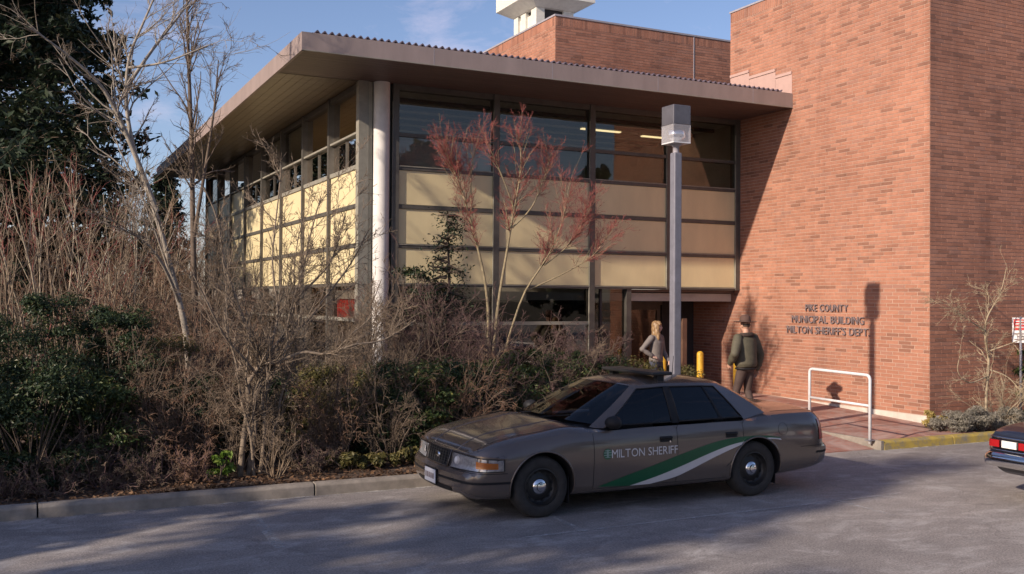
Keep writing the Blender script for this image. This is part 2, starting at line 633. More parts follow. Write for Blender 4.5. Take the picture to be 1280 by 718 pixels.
# planted bed: gently rising sheet
def terrain(name, xs, ys, mat, bumpy=0.03):
    V, Q = [], []
    for y in ys:
        for x in xs:
            V.append((x, y, gz(x, y) - 0.015 + bumpy * (math.sin(x * 2.1 + y * 1.3) * 0.5 + math.sin(x * 0.9 - y * 2.7) * 0.5)))
    nc = len(xs)
    for i in range(len(ys) - 1):
        for j in range(nc - 1):
            Q.append((i * nc + j, i * nc + j + 1, (i + 1) * nc + j + 1, (i + 1) * nc + j))
    me = quads_mesh(name, np.array(V), np.array(Q))
    o = link_mesh(name, me, mat, smooth=True)
    return tag(o, kind='structure')


terrain('planting_bed', np.linspace(-40, 9.6, 120), np.concatenate([np.linspace(12.1, 20, 40), np.linspace(21, 60, 20)]), M['soil'])
terrain('side_bed', np.linspace(15.1, 30, 40), np.linspace(12.0, 13.25, 6), M['soil'], 0.01)

# brick forecourt in large panels with dark joints, dipping to the road at the ramp
pv = tag(thing('paving', None, None), kind='structure')
xs = [9.62, 11.05, 12.55, 13.95, 15.14]
ys = [12.0, 13.35, 14.75, 16.15, 17.5, 18.9, 20.6]
def pz(x, y):
    z = gz(x, y)
    if y < 13.4 and 9.6 < x < 12.6:
        z = 0.012 + (gz(x, 13.35) - 0.012) * (y - 12.0) / 1.35
    return z
for i in range(len(xs) - 1):
    for j in range(len(ys) - 1):
        a, b, c, d = xs[i] + .012, xs[i + 1] - .012, ys[j] + .012, ys[j + 1] - .012
        e = 0.001
        top = [(a, c, pz(a + e, c)), (b, c, pz(b - e, c)), (b, d, pz(b - e, d)), (a, d, pz(a + e, d))]
        MB().add(top + [(p[0], p[1], p[2] - 0.12) for p in top], [(0, 1, 2, 3), (0, 4, 5, 1), (1, 5, 6, 2), (2, 6, 7, 3), (3, 7, 4, 0)]).build('paving_panel', M['paver'], pv)
MB().add([(9.6, 12.0, -0.03), (15.16, 12.0, -0.03), (15.16, 20.6, 0.2), (9.6, 20.6, 0.2)], [(0, 1, 2, 3)]).build('joint_bed', M['soil'], pv)
MB().box(12.56, 12.62, 11.87, 13.3, -0.05, 0.15).build('ramp_edge', M['kerb'], pv)

# ------------------------------------------------------------------ the municipal building
M['panel2'] = plain('beige_corner_panel', (0.36, 0.33, 0.25), 0.5, var=0.1)
BLD = thing('municipal_building', 'two-storey brick and cream-panel municipal building with wide flat eaves', 'building', (10.5, 18.6, 0.25))


def bpart(name, mb, mat, parent=None, smooth=False, **k):
    return mb.build(name, mat, parent or BLD, smooth, local=False, **k)


def bbox(name, mat, *a, parent=None, **k):
    return bpart(name, MB().box(*a), mat, parent, **k)


L_BR, H_CO = 0.30, 0.072
one = MB().box(-0.141, 0.141, -0.0022, 0.03, -0.0295, 0.0295)
brick_me = one.mesh('brick')
brick_me.materials.append(M['brick1'])
single_left = [300]


def brick_face(wall, p, u, nrm, length, z0, z1, keep=None, near=None, soldier=0.0):
    """bricks laid on a wall face; p start corner on the brick face plane, u along, nrm outward. near: rectangle (u0,u1,z0,z1) laid as single bricks"""
    p, u, nrm = np.array(p), np.array(u), np.array(nrm)
    r = np.random.default_rng(int(abs(p[0] * 100 + p[1] * 10 + z0)))
    V, Q, T = [], [], []
    cells = []
    zt = z1 - soldier
    k = 0
    z = z0
    while z < zt - 0.02:
        ze = min(z + H_CO, zt)
        x = -(L_BR / 2) * (k % 2) - (0.07 if k % 5 == 2 else 0)
        while x < length - 0.03:
            a, b = max(0, x), min(length, x + L_BR)
            if b - a > 0.04:
                cells.append((a, b, z, ze, False))
            x += L_BR
        z = ze
        k += 1
    if soldier:
        x = 0
        while x < length - 0.02:
            cells.append((x, min(length, x + H_CO), zt, z1, True))
            x += H_CO
    for (a, b, za, zb, sol) in cells:
        if keep and not keep((a + b) / 2, (za + zb) / 2):
            continue
        full = abs(b - a - L_BR) < 0.01 and abs(zb - za - H_CO) < 0.01
        if near and full and single_left[0] > 0 and near[0] < (a + b) / 2 < near[1] and near[2] < (za + zb) / 2 < near[3]:
            o = bpy.data.objects.new('brick', brick_me)
            COL.objects.link(o)
            o.parent = wall
            c = p + u * ((a + b) / 2)
            o.location = (c[0] + nrm[0] * r.uniform(-.0005, .0005), c[1] + nrm[1] * r.uniform(-.0005, .0005), (za + zb) / 2)
            o.rotation_euler = (0, 0, math.atan2(u[1], u[0]) + (0 if (u[0] * nrm[1] - u[1] * nrm[0]) < 0 else math.pi) + r.uniform(-.003, .003))
            single_left[0] -= 1
            continue
        j = 0.0065
        a, b, za, zb = a + j, b - j, za + j, zb - j
        pr = 0.0022 + r.uniform(-0.0007, 0.0007)
        base = len(V)
        for (uu, zz) in ((a, za), (b, za), (b, zb), (a, zb)):
            q = p + u * uu
            V.append((q[0] + nrm[0] * pr, q[1] + nrm[1] * pr, zz))
            V.append((q[0] - nrm[0] * 0.02, q[1] - nrm[1] * 0.02, zz))
        ii = [(0, 2, 4, 6), (0, 1, 3, 2), (2, 3, 5, 4), (4, 5, 7, 6), (6, 7, 1, 0)]
        Q += [tuple(base + t for t in f) for f in ii]
        T += [r.random()] * 5
    me = quads_mesh('brickwork', np.array(V), np.array(Q))
    bm = bmesh.new(); bm.from_mesh(me); bmesh.ops.recalc_face_normals(bm, faces=bm.faces); bm.to_mesh(me); bm.free()
    at_ = me.attributes.new('tone', 'FLOAT', 'FACE')
    at_.data.foreach_set('value', T)
    o = link_mesh('brickwork', me, M['brick'], wall)
    tag(o, kind='stuff')
    return o


# brick wing: mortar mass with bricks laid on it
wing = MB()
wing.box(XB + 0.004, 26, YC + 0.004, 19.0, 0.05, 9.28)
wing.box(XB + 0.004, 15.6, 19.0, 20.9, 0.05, 2.75)
wing_o = bpart('brick_wall', wing, M['mortar'])
brick_face(wing_o, (XB, 19.0), (0, -1), (-1, 0), 19.0 - YC, 0.30, 9.28, near=(3.6, 5.83, 0.28, 2.75), soldier=0.24)
brick_face(wing_o, (XB, 20.9), (0, -1), (-1, 0), 1.9, 0.30, 2.66)
brick_face(wing_o, (XB, YC), (1, 0), (0, -1), 8.4, 0.30, 9.28, near=(0.0, 1.6, 0.5, 1.6), soldier=0.24)
bbox('wall_base', M['concrete'], XB - 0.03, 26, YC - 0.03, 17.4, 0.0, 0.295)
bbox('parapet_coping', M['coping'], XB - 0.02, 26, YC - 0.02, 19.02, 9.28, 9.32)

# penthouse on the roof
PX0, PY0, PZ1 = 12.03, 22.0, 9.58
pent = bpart('penthouse_wall', MB().box(PX0 + .004, 20.5, PY0 + .004, 31, 6.9, PZ1), M['mortar'])
brick_face(pent, (PX0, PY0), (1, 0), (0, -1), 8.0, 7.0, PZ1, soldier=0.24)
brick_face(pent, (PX0, 30.5), (0, -1), (-1, 0), 8.5, 7.0, PZ1, soldier=0.24)
bbox('penthouse_coping', M['coping'], PX0 - .02, 20.5, PY0 - .02, 31, PZ1, PZ1 + .045)
bbox('expansion_joint', M['coping'], 16.3, 16.325, PY0 - .012, PY0 + .01, 7.0, PZ1)

# concrete tower behind the penthouse
tw = MB().box(14.75, 15.9, 28.12, 29.5, 7, 12.4)
tower = bpart('roof_tower', tw, M['dark'])
for (a, b, c, d) in ((14.62, 14.92, 28.0, 28.36), (15.62, 15.98, 28.0, 28.4), (14.62, 14.92, 28.75, 29.1), (14.62, 14.92, 29.3, 29.6), (15.62, 15.98, 29.3, 29.6)):
    bbox('tower_pier', M['tower'], a, b, c, d, 7, 11.85, parent=tower)
bbox('tower_infill', M['tower'], 14.70, 14.78, 28.36, 29.3, 7, 11.6, parent=tower)
fl = MB()
c4 = lambda x0, x1, y0, y1, z: [(x0, y0, z), (x1, y0, z), (x1, y1, z), (x0, y1, z)]
fl.add(c4(14.58, 16.02, 27.95, 29.65, 11.74) + c4(14.15, 16.5, 27.5, 30.0, 11.98) + c4(14.15, 16.5, 27.5, 30.0, 12.8),
       [(3, 2, 1, 0)] + [(i, (i + 1) % 4, 4 + (i + 1) % 4, 4 + i) for i in range(4)] + [(4 + i, 4 + (i + 1) % 4, 8 + (i + 1) % 4, 8 + i) for i in range(4)] + [(8, 9, 10, 11)])
bpart('tower_cap', fl, M['tower'], tower)

# roof, fascia, soffit
EX, EY = 4.276, 16.845
YL = 37.0
bbox('roof_deck', M['roof'], EX + .06, XB - .01, EY + .06, YL - .05, 6.705, 6.95)
fs_ = bbox('fascia', M['fascia'], EX, XB - .004, EY, EY + .05, 6.655, 6.975)
for xx in (6.7, 9.15, 11.6, 14.05):
    bbox('fascia_joint', M['coping'], xx, xx + .008, EY - .002, EY + .02, 6.657, 6.973, parent=fs_)
bbox('fascia', M['fascia'], EX - .003, EX + .05, EY + .0005, YL, 6.655, 6.975)
bbox('fascia_drip', M['frame_light'], EX + .01, XB - .004, EY - .006, EY - .0005, 6.655, 6.668)
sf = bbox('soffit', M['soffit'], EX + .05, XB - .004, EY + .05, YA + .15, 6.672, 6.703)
sf2 = bbox('soffit', M['soffit_bounce'], EX + .05, 6.0, YA + .15, YL, 6.672, 6.703)
k = 0
y = EY + .09
while y < YA + .1:
    bbox('soffit_board', M['soffit'], EX + .055, XB - .01, y, y + .165, 6.664, 6.68, parent=sf)
    y += .172
x = EX + .06
while x < 5.86:
    bbox('soffit_board', M['soffit_bounce'], x, x + .165, YA + .16, YL - .02, 6.664, 6.68, parent=sf2)
    x += .172
# corrugated roof sheet
rows = []
for (yy, dz) in ((EY + .13, 0.0), (EY + .13, 0.028), (28, .14), (YL - .3, .22)):
    row = []
    nx = int((14.98 - 4.5) / 0.13 * 8)
    for i in range(nx + 1):
        xx = 4.5 + (14.98 - 4.5) * i / nx
        row.append((xx, yy, 7.012 + dz + 0.03 * math.sin(2 * math.pi * xx / 0.13)))
    rows.append(row)
bpart('corrugated_roof', MB().grid(rows), M['roof'], smooth=False)
bbox('eaves_batten', M['flash'], 4.5, 14.98, EY + .2, EY + .25, 6.95, 6.985)
# stepped flashing where the roof meets the brick wing
for i, (ya, yb, zz) in enumerate(((EY + .02, 17.395, 7.47), (17.40, 18.295, 7.63), (18.30, 18.98, 7.79))):
    fp = bbox('flashing', M['flash'], XB - .010, XB - .0035, ya, yb, 6.96, zz - .06)
    bbox('flashing_lip', M['flash'], XB - .030, XB - .0035, ya, yb, zz - .06, zz, parent=fp)

# ---- curtain walls. front bays along X at YA, side bays along Y at XL
XL_ = 5.875
bx_ = [6.62, 8.82, 11.13, 13.15, 15.10]
by_ = [18.80, 20.85, 23.04, 25.2, 27.45, 29.74, 31.95, 34.2, 36.5]
rowz = [(2.72, 3.42), (3.50, 4.20), (4.28, 4.965)]
bars = [(2.66, 2.72), (3.42, 3.50), (4.20, 4.28), (4.965, 5.05), (5.63, 5.70), (6.55, 6.662)]
# front
for x in bx_:
    bbox('mullion', M['frame'], x - .065, x + .065, YA, YA + .22, 2.66 if x > 13 else 0.25, 6.663)
    bbox('mullion_lit_edge', M['frame_light'], x - .071, x - .0655, YA + .004, YA + .04, 2.68 if x > 13 else 0.27, 6.3)  # pale strip painted as the mullion's sunlit left side
for i in range(4):
    x0, x1 = bx_[i] + .065, bx_[i + 1] - .065
    for (a, b) in bars:
        bbox('transom', M['frame'], x0, x1, YA + .02, YA + .2, a, b)
    for (a, b) in ((4.965, 5.05), (3.42, 3.50), (2.66, 2.72)):
        bbox('sill', M['frame_light'], x0, x1, YA + .006, YA + .0195, b - .022, b - .002)
    for (a, b) in rowz:
        bbox('panel', M['panel'], x0 + .004, x1 - .004, YA + .045, YA + .10, a + .004, b - .004, bevel=.004, segs=1)
    for (a, b) in ((5.05, 5.63), (5.70, 6.55)):
        bpart('window_pane', MB().add([(x0, YA + .07, a), (x1, YA + .07, a), (x1, YA + .07, b), (x0, YA + .07, b)], [(0, 1, 2, 3)]), M['glass'])
for (x0, x1, zb_) in ((6.70, 8.74, 5.08), (8.90, 10.2, 5.22), (10.25, 11.05, 5.08)):
    bbox('window_blind', M['blind2'], x0, x1, YA + .20, YA + .21, zb_, 5.62)
# ground floor front
for i in (0, 1):
    x0, x1 = bx_[i] + .065, bx_[i + 1] - .065
    bbox('transom', M['frame_light'], x0, x1, YA + .03, YA + .2, 1.88, 1.95)
    bbox('transom', M['frame'], x0, x1, YA + .03, YA + .2, 0.55, 0.62)
    bbox('wall_panel', M['frame'], x0, x1, YA + .06, YA + .18, 0.2, 0.55)
    for (a, b) in ((1.95, 2.66), (0.62, 1.88)):
        bpart('window_pane', MB().add([(x0, YA + .07, a), (x1, YA + .07, a), (x1, YA + .07, b), (x0, YA + .07, b)], [(0, 1, 2, 3)]), M['glass'])
bpart('window_pane', MB().add([(11.195, YA + .15, .3), (12.05, YA + .15, .3), (12.05, YA + .15, 2.66), (11.195, YA + .15, 2.66)], [(0, 1, 2, 3)]), M['glass'])
bbox('mullion', M['dark'], 11.40, 11.45, YA + .12, YA + .19, .3, 2.66)
bbox('entrance_post', M['frame'], 12.05, 12.17, YA + .05, YA + .2, .25, 2.66)
# recessed entrance
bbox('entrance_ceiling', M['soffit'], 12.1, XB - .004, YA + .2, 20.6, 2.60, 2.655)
bpart('window_pane', MB().add([(12.11, YA + .2, .3), (12.11, 20.4, .3), (12.11, 20.4, 2.6), (12.11, YA + .2, 2.6)], [(0, 1, 2, 3)]), M['glass'])
for (a, b) in ((12.2, 13.15), (13.2, 14.15)):
    dr = bpart('door', MB().box(a, a + .1, 20.40, 20.45, .3, 2.3).box(b - .1, b, 20.40, 20.45, .3, 2.3).box(a + .1, b - .1, 20.40, 20.45, .3, .55).box(a + .1, b - .1, 20.40, 20.45, 2.18, 2.3), M['frame'])
    bpart('door_pane', MB().add([(a + .1, 20.43, .55), (b - .1, 20.43, .55), (b - .1, 20.43, 2.18), (a + .1, 20.43, 2.18)], [(0, 1, 2, 3)]), M['glass'], dr)
    bpart('door_handle', MB().tube([(b - .07 if a < 13 else a + .07, 20.36, 1.1), (b - .07 if a < 13 else a + .07, 20.36, 1.45)], .015), M['steel'], dr, smooth=True)
bbox('door_frame', M['frame'], 12.12, 14.22, 20.40, 20.47, 2.3, 2.6)
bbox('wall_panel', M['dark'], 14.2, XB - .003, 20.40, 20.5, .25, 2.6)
bbox('entrance_post', M['wood'], 13.78, 13.9, YA + .35, YA + .47, .28, 2.0)
# corner return and column
bbox('corner_panel', M['panel2'], XL_ + .002, 6.16, YA + .1, YA + .16, .25, 6.66)
bbox('corner_panel', M['frame'], 6.16, 6.56, YA + .14, YA + .2, .25, 6.66)
col = MB().lathe([(0.0, 0.2), (.165, .2), (.165, 6.665), (0, 6.665)], 28, Matrix.Translation((6.345, YA + .10, 0)))
sharp(bpart('column', col, M['column']))
# side
for j, y in enumerate(by_):
    y0 = y if j else 18.71
    bbox('mullion', M['frame_light'] if j < 1 else M['frame'], XL_ - .001, XL_ + .2, y0 - (.04 if j == 0 else .055), y + .055, 0.25, 6.663)
for j in range(8):
    y0, y1 = by_[j] + .055, by_[j + 1] - .055
    far = j >= 5
    for (a, b) in bars:
        bbox('transom', M['frame_light'] if a in (5.63, 4.965) else M['frame'], XL_ + .03, XL_ + .18, y0, y1, a + (.03 if a == 5.63 else 0), b)
    for (a, b) in rowz + ([(5.05, 5.63)] if far else []):
        bbox('panel', M['panel'], XL_ + .06, XL_ + .1, y0 + .004, y1 - .004, a + .004, b - .004, bevel=.004, segs=1)
    for (a, b) in ((5.70, 6.55),) + (() if far else ((5.05, 5.63),)):
        bpart('window_pane', MB().add([(XL_ + .12, y0, a), (XL_ + .12, y1, a), (XL_ + .12, y1, b), (XL_ + .12, y0, b)], [(0, 1, 2, 3)]), M['glass'])
        if b < 6:   # one opening light per bay with a middle post
            bbox('casement_post', M['frame'], XL_ + .09, XL_ + .14, (y0 + y1) / 2 - .02, (y0 + y1) / 2 + .02, a, b)
    bbox('transom', M['frame_light'], XL_ + .03, XL_ + .18, y0, y1, 1.95, 2.02)
    bbox('wall_panel', M['frame'], XL_ + .06, XL_ + .12, y0, y1, .2, 1.05)
    for (a, b) in ((1.05, 1.95), (2.02, 2.66)):
        bpart('window_pane', MB().add([(XL_ + .12, y0, a), (XL_ + .12, y1, a), (XL_ + .12, y1, b), (XL_ + .12, y0, b)], [(0, 1, 2, 3)]), M['glass'])
    if j < 2:
        for q in (0, 1):
            ya = y0 + .02 + q * (y1 - y0) * .5
            rows = []
            for zz in (1.3, 2.6):
                rows.append([(XL_ + .22 + .025 * math.sin(t * 3.1), ya + (y1 - y0) * .47 * t / 14, zz) for t in range(15)])
            bpart('curtain', MB().grid(rows), M['red'], smooth=True)
    if j in (0, 1, 3):
        bbox('window_blind', M['blind'], XL_ + .26, XL_ + .27, y0 + .1, (y0 + y1) / 2 - .2, 5.06, 5.62)
# the rooms behind the glass
bbox('interior_floor', M['room'], 6.05, 15.1, YA + .25, 36.5, 2.40, 2.58)
bbox('interior_ceiling', M['ceil'], 6.05, 15.1, YA + .25, 36.5, 6.58, 6.66)
bbox('interior_wall', M['room'], 9.4, 15.1, 24.2, 36.4, 2.59, 6.57)
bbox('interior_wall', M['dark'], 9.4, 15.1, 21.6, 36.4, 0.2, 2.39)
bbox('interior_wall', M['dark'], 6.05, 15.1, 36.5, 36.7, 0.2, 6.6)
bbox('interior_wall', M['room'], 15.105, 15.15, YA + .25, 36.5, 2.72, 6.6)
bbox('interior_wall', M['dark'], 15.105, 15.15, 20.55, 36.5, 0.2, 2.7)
for yy in (19.5, 20.3, 21.1, 21.9, 22.7, 23.5):
    bbox('ceiling_batten', M['frame'], 6.1, 15.08, yy, yy + .10, 6.50, 6.578)
for (x0, y0) in ((9.9, 23.1), (11.9, 20.4), (13.75, 20.6)):
    lf = bbox('ceiling_light', M['blind'], x0, x0 + 1.15, y0, y0 + .2, 6.50, 6.575)
    bbox('light_tube', M['tube'], x0 + .03, x0 + 1.12, y0 + .05, y0 + .15, 6.475, 6.499, parent=lf)

# ------------------------------------------------------------------ lettering on the brick wall
def glyph(ch, cache={}):
    if ch not in cache:
        cu = bpy.data.curves.new('glyph', 'FONT')
        cu.body = ch
        cu.size = 1.0
        cu.extrude = 0.10
        cu.offset = 0.0
        cu.resolution_u = 3
        ob = bpy.data.objects.new('glyph', cu)
        COL.objects.link(ob)
        dg = bpy.context.evaluated_depsgraph_get()
        me = bpy.data.meshes.new_from_object(ob.evaluated_get(dg))
        bpy.data.objects.remove(ob)
        xs_ = [v.co.x for v in me.vertices] or [0, .25]
        cache[ch] = (me, min(xs_), max(xs_))
    return cache[ch]


SG = thing('wall_lettering', 'dark metal letters PIKE COUNTY MUNICIPAL BUILDING on the brick wall', 'sign', (XB, 15.8, 1.7))


def text_row(txt, ya, yb, zb, cap):
    """letters along -Y on the wall face between ya and yb"""
    gap = 0.12
    adv = []
    tot = 0
    for ch in txt:
        if ch == ' ':
            adv.append(None); tot += 0.36
        else:
            me, a, b = glyph(ch); adv.append((me, a, b)); tot += (b - a) + gap
    tot -= gap
    sx = (ya - yb) / tot
    sz = cap / 0.70
    u = 0.0
    row = bpy.data.objects.new('text_line', None); COL.objects.link(row); row.parent = SG
    row.empty_display_size = .1
    row.location = (0, ya - 15.8, zb - 1.7)
    for ch, q in zip(txt, adv):
        if q is None:
            u += 0.36; continue
        me, a, b = q
        o = bpy.data.objects.new('letter', me); COL.objects.link(o); o.parent = row
        if not me.materials: me.materials.append(M['letter'])
        o.matrix_local = Matrix(((0, 0, -.16, -.02), (-sx, 0, 0, -(u - a) * sx), (0, sz, 0, 0), (0, 0, 0, 1)))
        u += (b - a) + gap


text_row('PIKE COUNTY', 16.405, 15.183, 2.205, 0.15)
text_row('MUNICIPAL BUILDING', 16.824, 14.753, 1.955, 0.155)
text_row("MILTON SHERIFF'S DEPT.", 16.975, 14.60, 1.725, 0.155)

# ------------------------------------------------------------------ lamp post
LP = thing('lamp_post', 'tall square grey lamp post with box lantern behind the parked car', 'lamp post', (9.36, 13.08, gz(9.36, 13.08)))
MB().box(-.07, .07, -.07, .07, 0, 4.62).build('post', M['steel'], LP, bevel=.018)
MB().box(-.13, .13, -.13, .13, 0, .02).build('base_plate', M['steel'], LP, bevel=.004)
MB().lathe([(.05, 4.6), (.05, 4.72), (.11, 4.75), (.11, 4.765), (0, 4.765)], 20).build('neck', M['coping'], LP, smooth=True)
M['lens'], _n, _l, _b = nm('prismatic_lantern_lens')
_b.inputs['Base Color'].default_value = (0.62, 0.60, 0.63, 1)
_b.inputs['Roughness'].default_value = 0.18
_b.inputs['Alpha'].default_value = 0.38
bump(_n, _l, _b, noise(_n, _l, 70, 2), .5, .01)
M['hood'] = plain('lantern_hood', (0.12, 0.115, 0.13), 0.5, 0.3)
M['chrome'] = plain('chrome', (0.75, 0.75, 0.76), 0.12, 1.0, var=0.04)
hd = MB().box(-.165, .165, -.165, .165, 5.05, 5.36).build('lantern_hood', M['hood'], LP, bevel=.01)
ln = MB()
a = .164
for (p, q) in (((-a, -a), (a, -a)), ((a, -a), (a, a)), ((a, a), (-a, a)), ((-a, a), (-a, -a))):
    ln.add([(*p, 4.77), (*q, 4.77), (*q, 5.05), (*p, 5.05)], [(0, 1, 2, 3)])
ln.build('lantern_lens', M['lens'], LP)
MB().box(-.165, .165, -.165, .165, 4.755, 4.775).build('lens_tray', M['whitepaint'], LP, bevel=.004)
MB().lathe([(.02, 5.04), (.14, 4.96), (.15, 4.86), (.05, 4.80), (0, 4.79)], 20).build('reflector', M['chrome'], LP, smooth=True)

# ------------------------------------------------------------------ handrail, bollards, sign
HR = thing('handrail', 'white tubular handrail beside the brick ramp', 'handrail', (12.5, 12.05, .14))
def bend(p0, c, p1, n=5):
    p0, c, p1 = Vector(p0), Vector(c), Vector(p1)
    return [(1 - t) ** 2 * p0 + 2 * t * (1 - t) * c + t * t * p1 for t in [i / n for i in range(n + 1)]]
pts = [Vector((0, 0, -.05))] + bend((0, 0, .98), (0, 0, 1.06), (0, .08, 1.065)) + bend((0, 1.31, 1.085), (0, 1.39, 1.087), (0, 1.39, 1.01)) + [Vector((0, 1.39, 0.0))]
MB().tube(pts, .026, 10).build('rail_frame', M['whitepaint'], HR, smooth=True)
MB().tube([(0, .02, .565), (0, 1.37, .585)], .022, 10).build('mid_rail', M['whitepaint'], HR, smooth=True)
for yy in (0, 1.39):
    MB().box(-.06, .06, yy - .06, yy + .06, 0.0 + yy * .02, .012 + yy * .02).build('foot_plate', M['steel'], HR)

def bollard(x, y, label):
    b = thing('bollard', label, 'bollard', (x, y, gz(x, y)), group='yellow bollards before the entrance')
    sharp(MB().lathe([(.0, 0), (.075, 0), (.075, .93), (.066, .965), (.04, .99), (0, 1.0)], 20).build('post', M['yellow'], b, smooth=True), 50)
    MB().lathe([(.0, 0), (.10, 0), (.10, .015), (.076, .02)], 20).build('base_ring', M['coping'], b)
bollard(12.5, 17.92, 'yellow bollard beside the woman in grey, leftmost of three')
bollard(13.52, 17.95, 'yellow bollard just right of the lamp post before dark entrance')
bollard(14.56, 17.98, 'yellow bollard behind the walking officer, nearest the brick wall')

SP = thing('street_sign', 'small red and white sign on a post at right edge', 'sign', (17.12, 12.75, .15))
MB().tube([(0, 0, 0), (0, 0, 2.0)], .025, 8).build('post', M['steel'], SP, smooth=True)
pl = MB().box(-.012, .012, -.15, .15, 1.5, 1.98).build('sign_plate', M['whitepaint'], SP, bevel=.004)
M['signred'] = plain('sign_red', (0.5, 0.03, 0.03), .5)
MB().box(-.0155, -.0125, -.12, .12, 1.74, 1.95).build('red_field', M['signred'], pl)
for q in range(3):
    MB().box(-.0155, -.0125, -.11, .11 - .05 * (q == 1), 1.66 - q * .055, 1.685 - q * .055).build('text_bar', M['letter'], pl)
for z in (1.79, 1.85, 1.9):
    MB().box(-.019, -.016, -.09, .09, z, z + .018).build('text_bar', M['whitepaint'], pl)
pl.rotation_euler = (0, 0, math.radians(20))


# ------------------------------------------------------------------ vegetation
M['bark_pale'] = plain('pale_bark', (0.36, 0.30, 0.22), 0.85, var=0.35, scale=14, bmp=0.4)
M['bark_white'] = plain('whitish_bark', (0.27, 0.235, 0.195), 0.85, var=0.4, scale=10, bmp=0.4)
M['bark_dark'] = plain('dark_bark', (0.12, 0.088, 0.066), 0.9, var=0.35, scale=14, bmp=0.4)
M['bark_gn'] = plain('grey_brown_bark', (0.20, 0.155, 0.115), 0.9, var=.5, scale=12, bmp=.6)
M['bark_yel'] = plain('yellow_green_bark', (0.25, 0.20, 0.12), 0.8, var=0.3, scale=12)
M['twig_red'] = plain('red_twig', (0.26, 0.07, 0.06), 0.7, var=0.35, scale=3)
M['twig_rust'] = plain('rusty_twig', (0.215, 0.125, 0.08), 0.8, var=0.45, scale=2)
M['twig_brown'] = plain('brown_twig', (0.175, 0.128, 0.088), 0.85, var=0.45, scale=2)
M['twig_purple'] = plain('purple_brown_twig', (0.12, 0.07, 0.065), 0.85, var=0.4, scale=2)
M['twig_pale'] = plain('straw_twig', (0.34, 0.27, 0.18), 0.85, var=0.3, scale=3)
M['leaf_dark'] = leafy('dark_evergreen_leaf', [(0, (0.018, 0.032, 0.016)), (0.5, (0.03, 0.05, 0.022)), (0.85, (0.05, 0.075, 0.028)), (1, (0.09, 0.08, 0.03))], 0.4)
M['leaf_mid'] = leafy('mid_green_leaf', [(0, (0.03, 0.055, 0.018)), (0.5, (0.055, 0.085, 0.028)), (0.85, (0.10, 0.13, 0.04)), (1, (0.17, 0.15, 0.05))], 0.4)
M['leaf_bright'] = leafy('bright_green_leaf', [(0, (0.08, 0.15, 0.02)), (0.6, (0.15, 0.24, 0.04)), (1, (0.22, 0.28, 0.06))], 0.4, 0.4)
M['leaf_olive'] = leafy('olive_leaf', [(0, (0.06, 0.06, 0.02)), (0.5, (0.11, 0.10, 0.03)), (1, (0.19, 0.15, 0.06))], 0.5)
M['leaf_conifer'] = leafy('conifer_spray', [(0, (0.012, 0.024, 0.014)), (0.6, (0.022, 0.038, 0.02)), (0.93, (0.035, 0.05, 0.024)), (1, (0.06, 0.062, 0.026))], 0.6, 0.12)
M['leaf_grey'] = leafy('grey_lavender_leaf', [(0, (0.16, 0.14, 0.11)), (0.5, (0.27, 0.25, 0.21)), (1, (0.37, 0.34, 0.28))], 0.7)
M['leaf_straw'] = leafy('straw_leaf', [(0, (0.25, 0.19, 0.06)), (0.6, (0.38, 0.29, 0.09)), (1, (0.45, 0.36, 0.15))], 0.6)
M['leaf_dead'] = leafy('dead_leaf', [(0, (0.055, 0.033, 0.022)), (0.5, (0.12, 0.066, 0.038)), (0.85, (0.19, 0.105, 0.055)), (1, (0.27, 0.17, 0.10))], 0.8, 0.15)


def unit(v):
    return v / np.maximum(np.linalg.norm(v, axis=-1, keepdims=True), 1e-9)


def grow(r, P, D, L, R, levels):
    """grow branches level by level, vectorised. returns a list of segment arrays, one per level"""
    out = []
    for li, lv in enumerate(levels):
        nb, n = len(P), lv['n']
        p, d = P.copy(), D.copy()
        segs, nodes_p, nodes_d, nodes_f, nodes_i = [], [], [], [], []
        for i in range(n):
            f0, f1 = i / n, (i + 1) / n
            d = unit(d + r.normal(0, lv.get('jit', .15), (nb, 3)) + np.array([0, 0, lv.get('trop', .05)]))
            q = p + d * (L / n)[:, None]
            tp = lv.get('tip', .35)
            segs.append(np.concatenate([p, q, (R * (1 - (1 - tp) * f0))[:, None], (R * (1 - (1 - tp) * f1))[:, None]], 1))
            p = q
            nodes_p.append(q); nodes_d.append(d); nodes_f.append(np.full(nb, f1)); nodes_i.append(np.arange(nb))
        out.append(np.concatenate(segs))
        if li + 1 < len(levels):
            nx = levels[li + 1]
            NP, ND, NF, NI = (np.concatenate(a) for a in (nodes_p, nodes_d, nodes_f, nodes_i))
            SG_ = np.concatenate(segs)
            ok = np.where(NF > nx.get('start', .25))[0]
            m_ = int(nx['kids'] * nb)
            if m_ < 1 or len(ok) < 1:
                break
            ch = r.choice(ok, m_)
            back = r.random(m_)
            base = SG_[ch, 0:3] + (SG_[ch, 3:6] - SG_[ch, 0:3]) * back[:, None]
            ang = r.uniform(*nx.get('ang', (.4, .9)), m_)
            rv = unit(r.normal(0, 1, (m_, 3)))
            side = unit(np.cross(ND[ch], rv))
            D = unit(ND[ch] * np.cos(ang)[:, None] + side * np.sin(ang)[:, None])
            fr = NF[ch]
            L2 = L[NI[ch]] * r.uniform(*nx.get('ratio', (.4, .7)), m_) * (1.15 - .6 * fr)
            R2 = np.minimum(SG_[ch, 7] * .85, np.maximum(R[NI[ch]] * nx.get('rr', .5) * (1.1 - .5 * fr), nx.get('rmin', .0025)))
            R2 = np.maximum(R2, nx.get('rmin', .0025))
            P, L, R = base, L2, R2
    return out


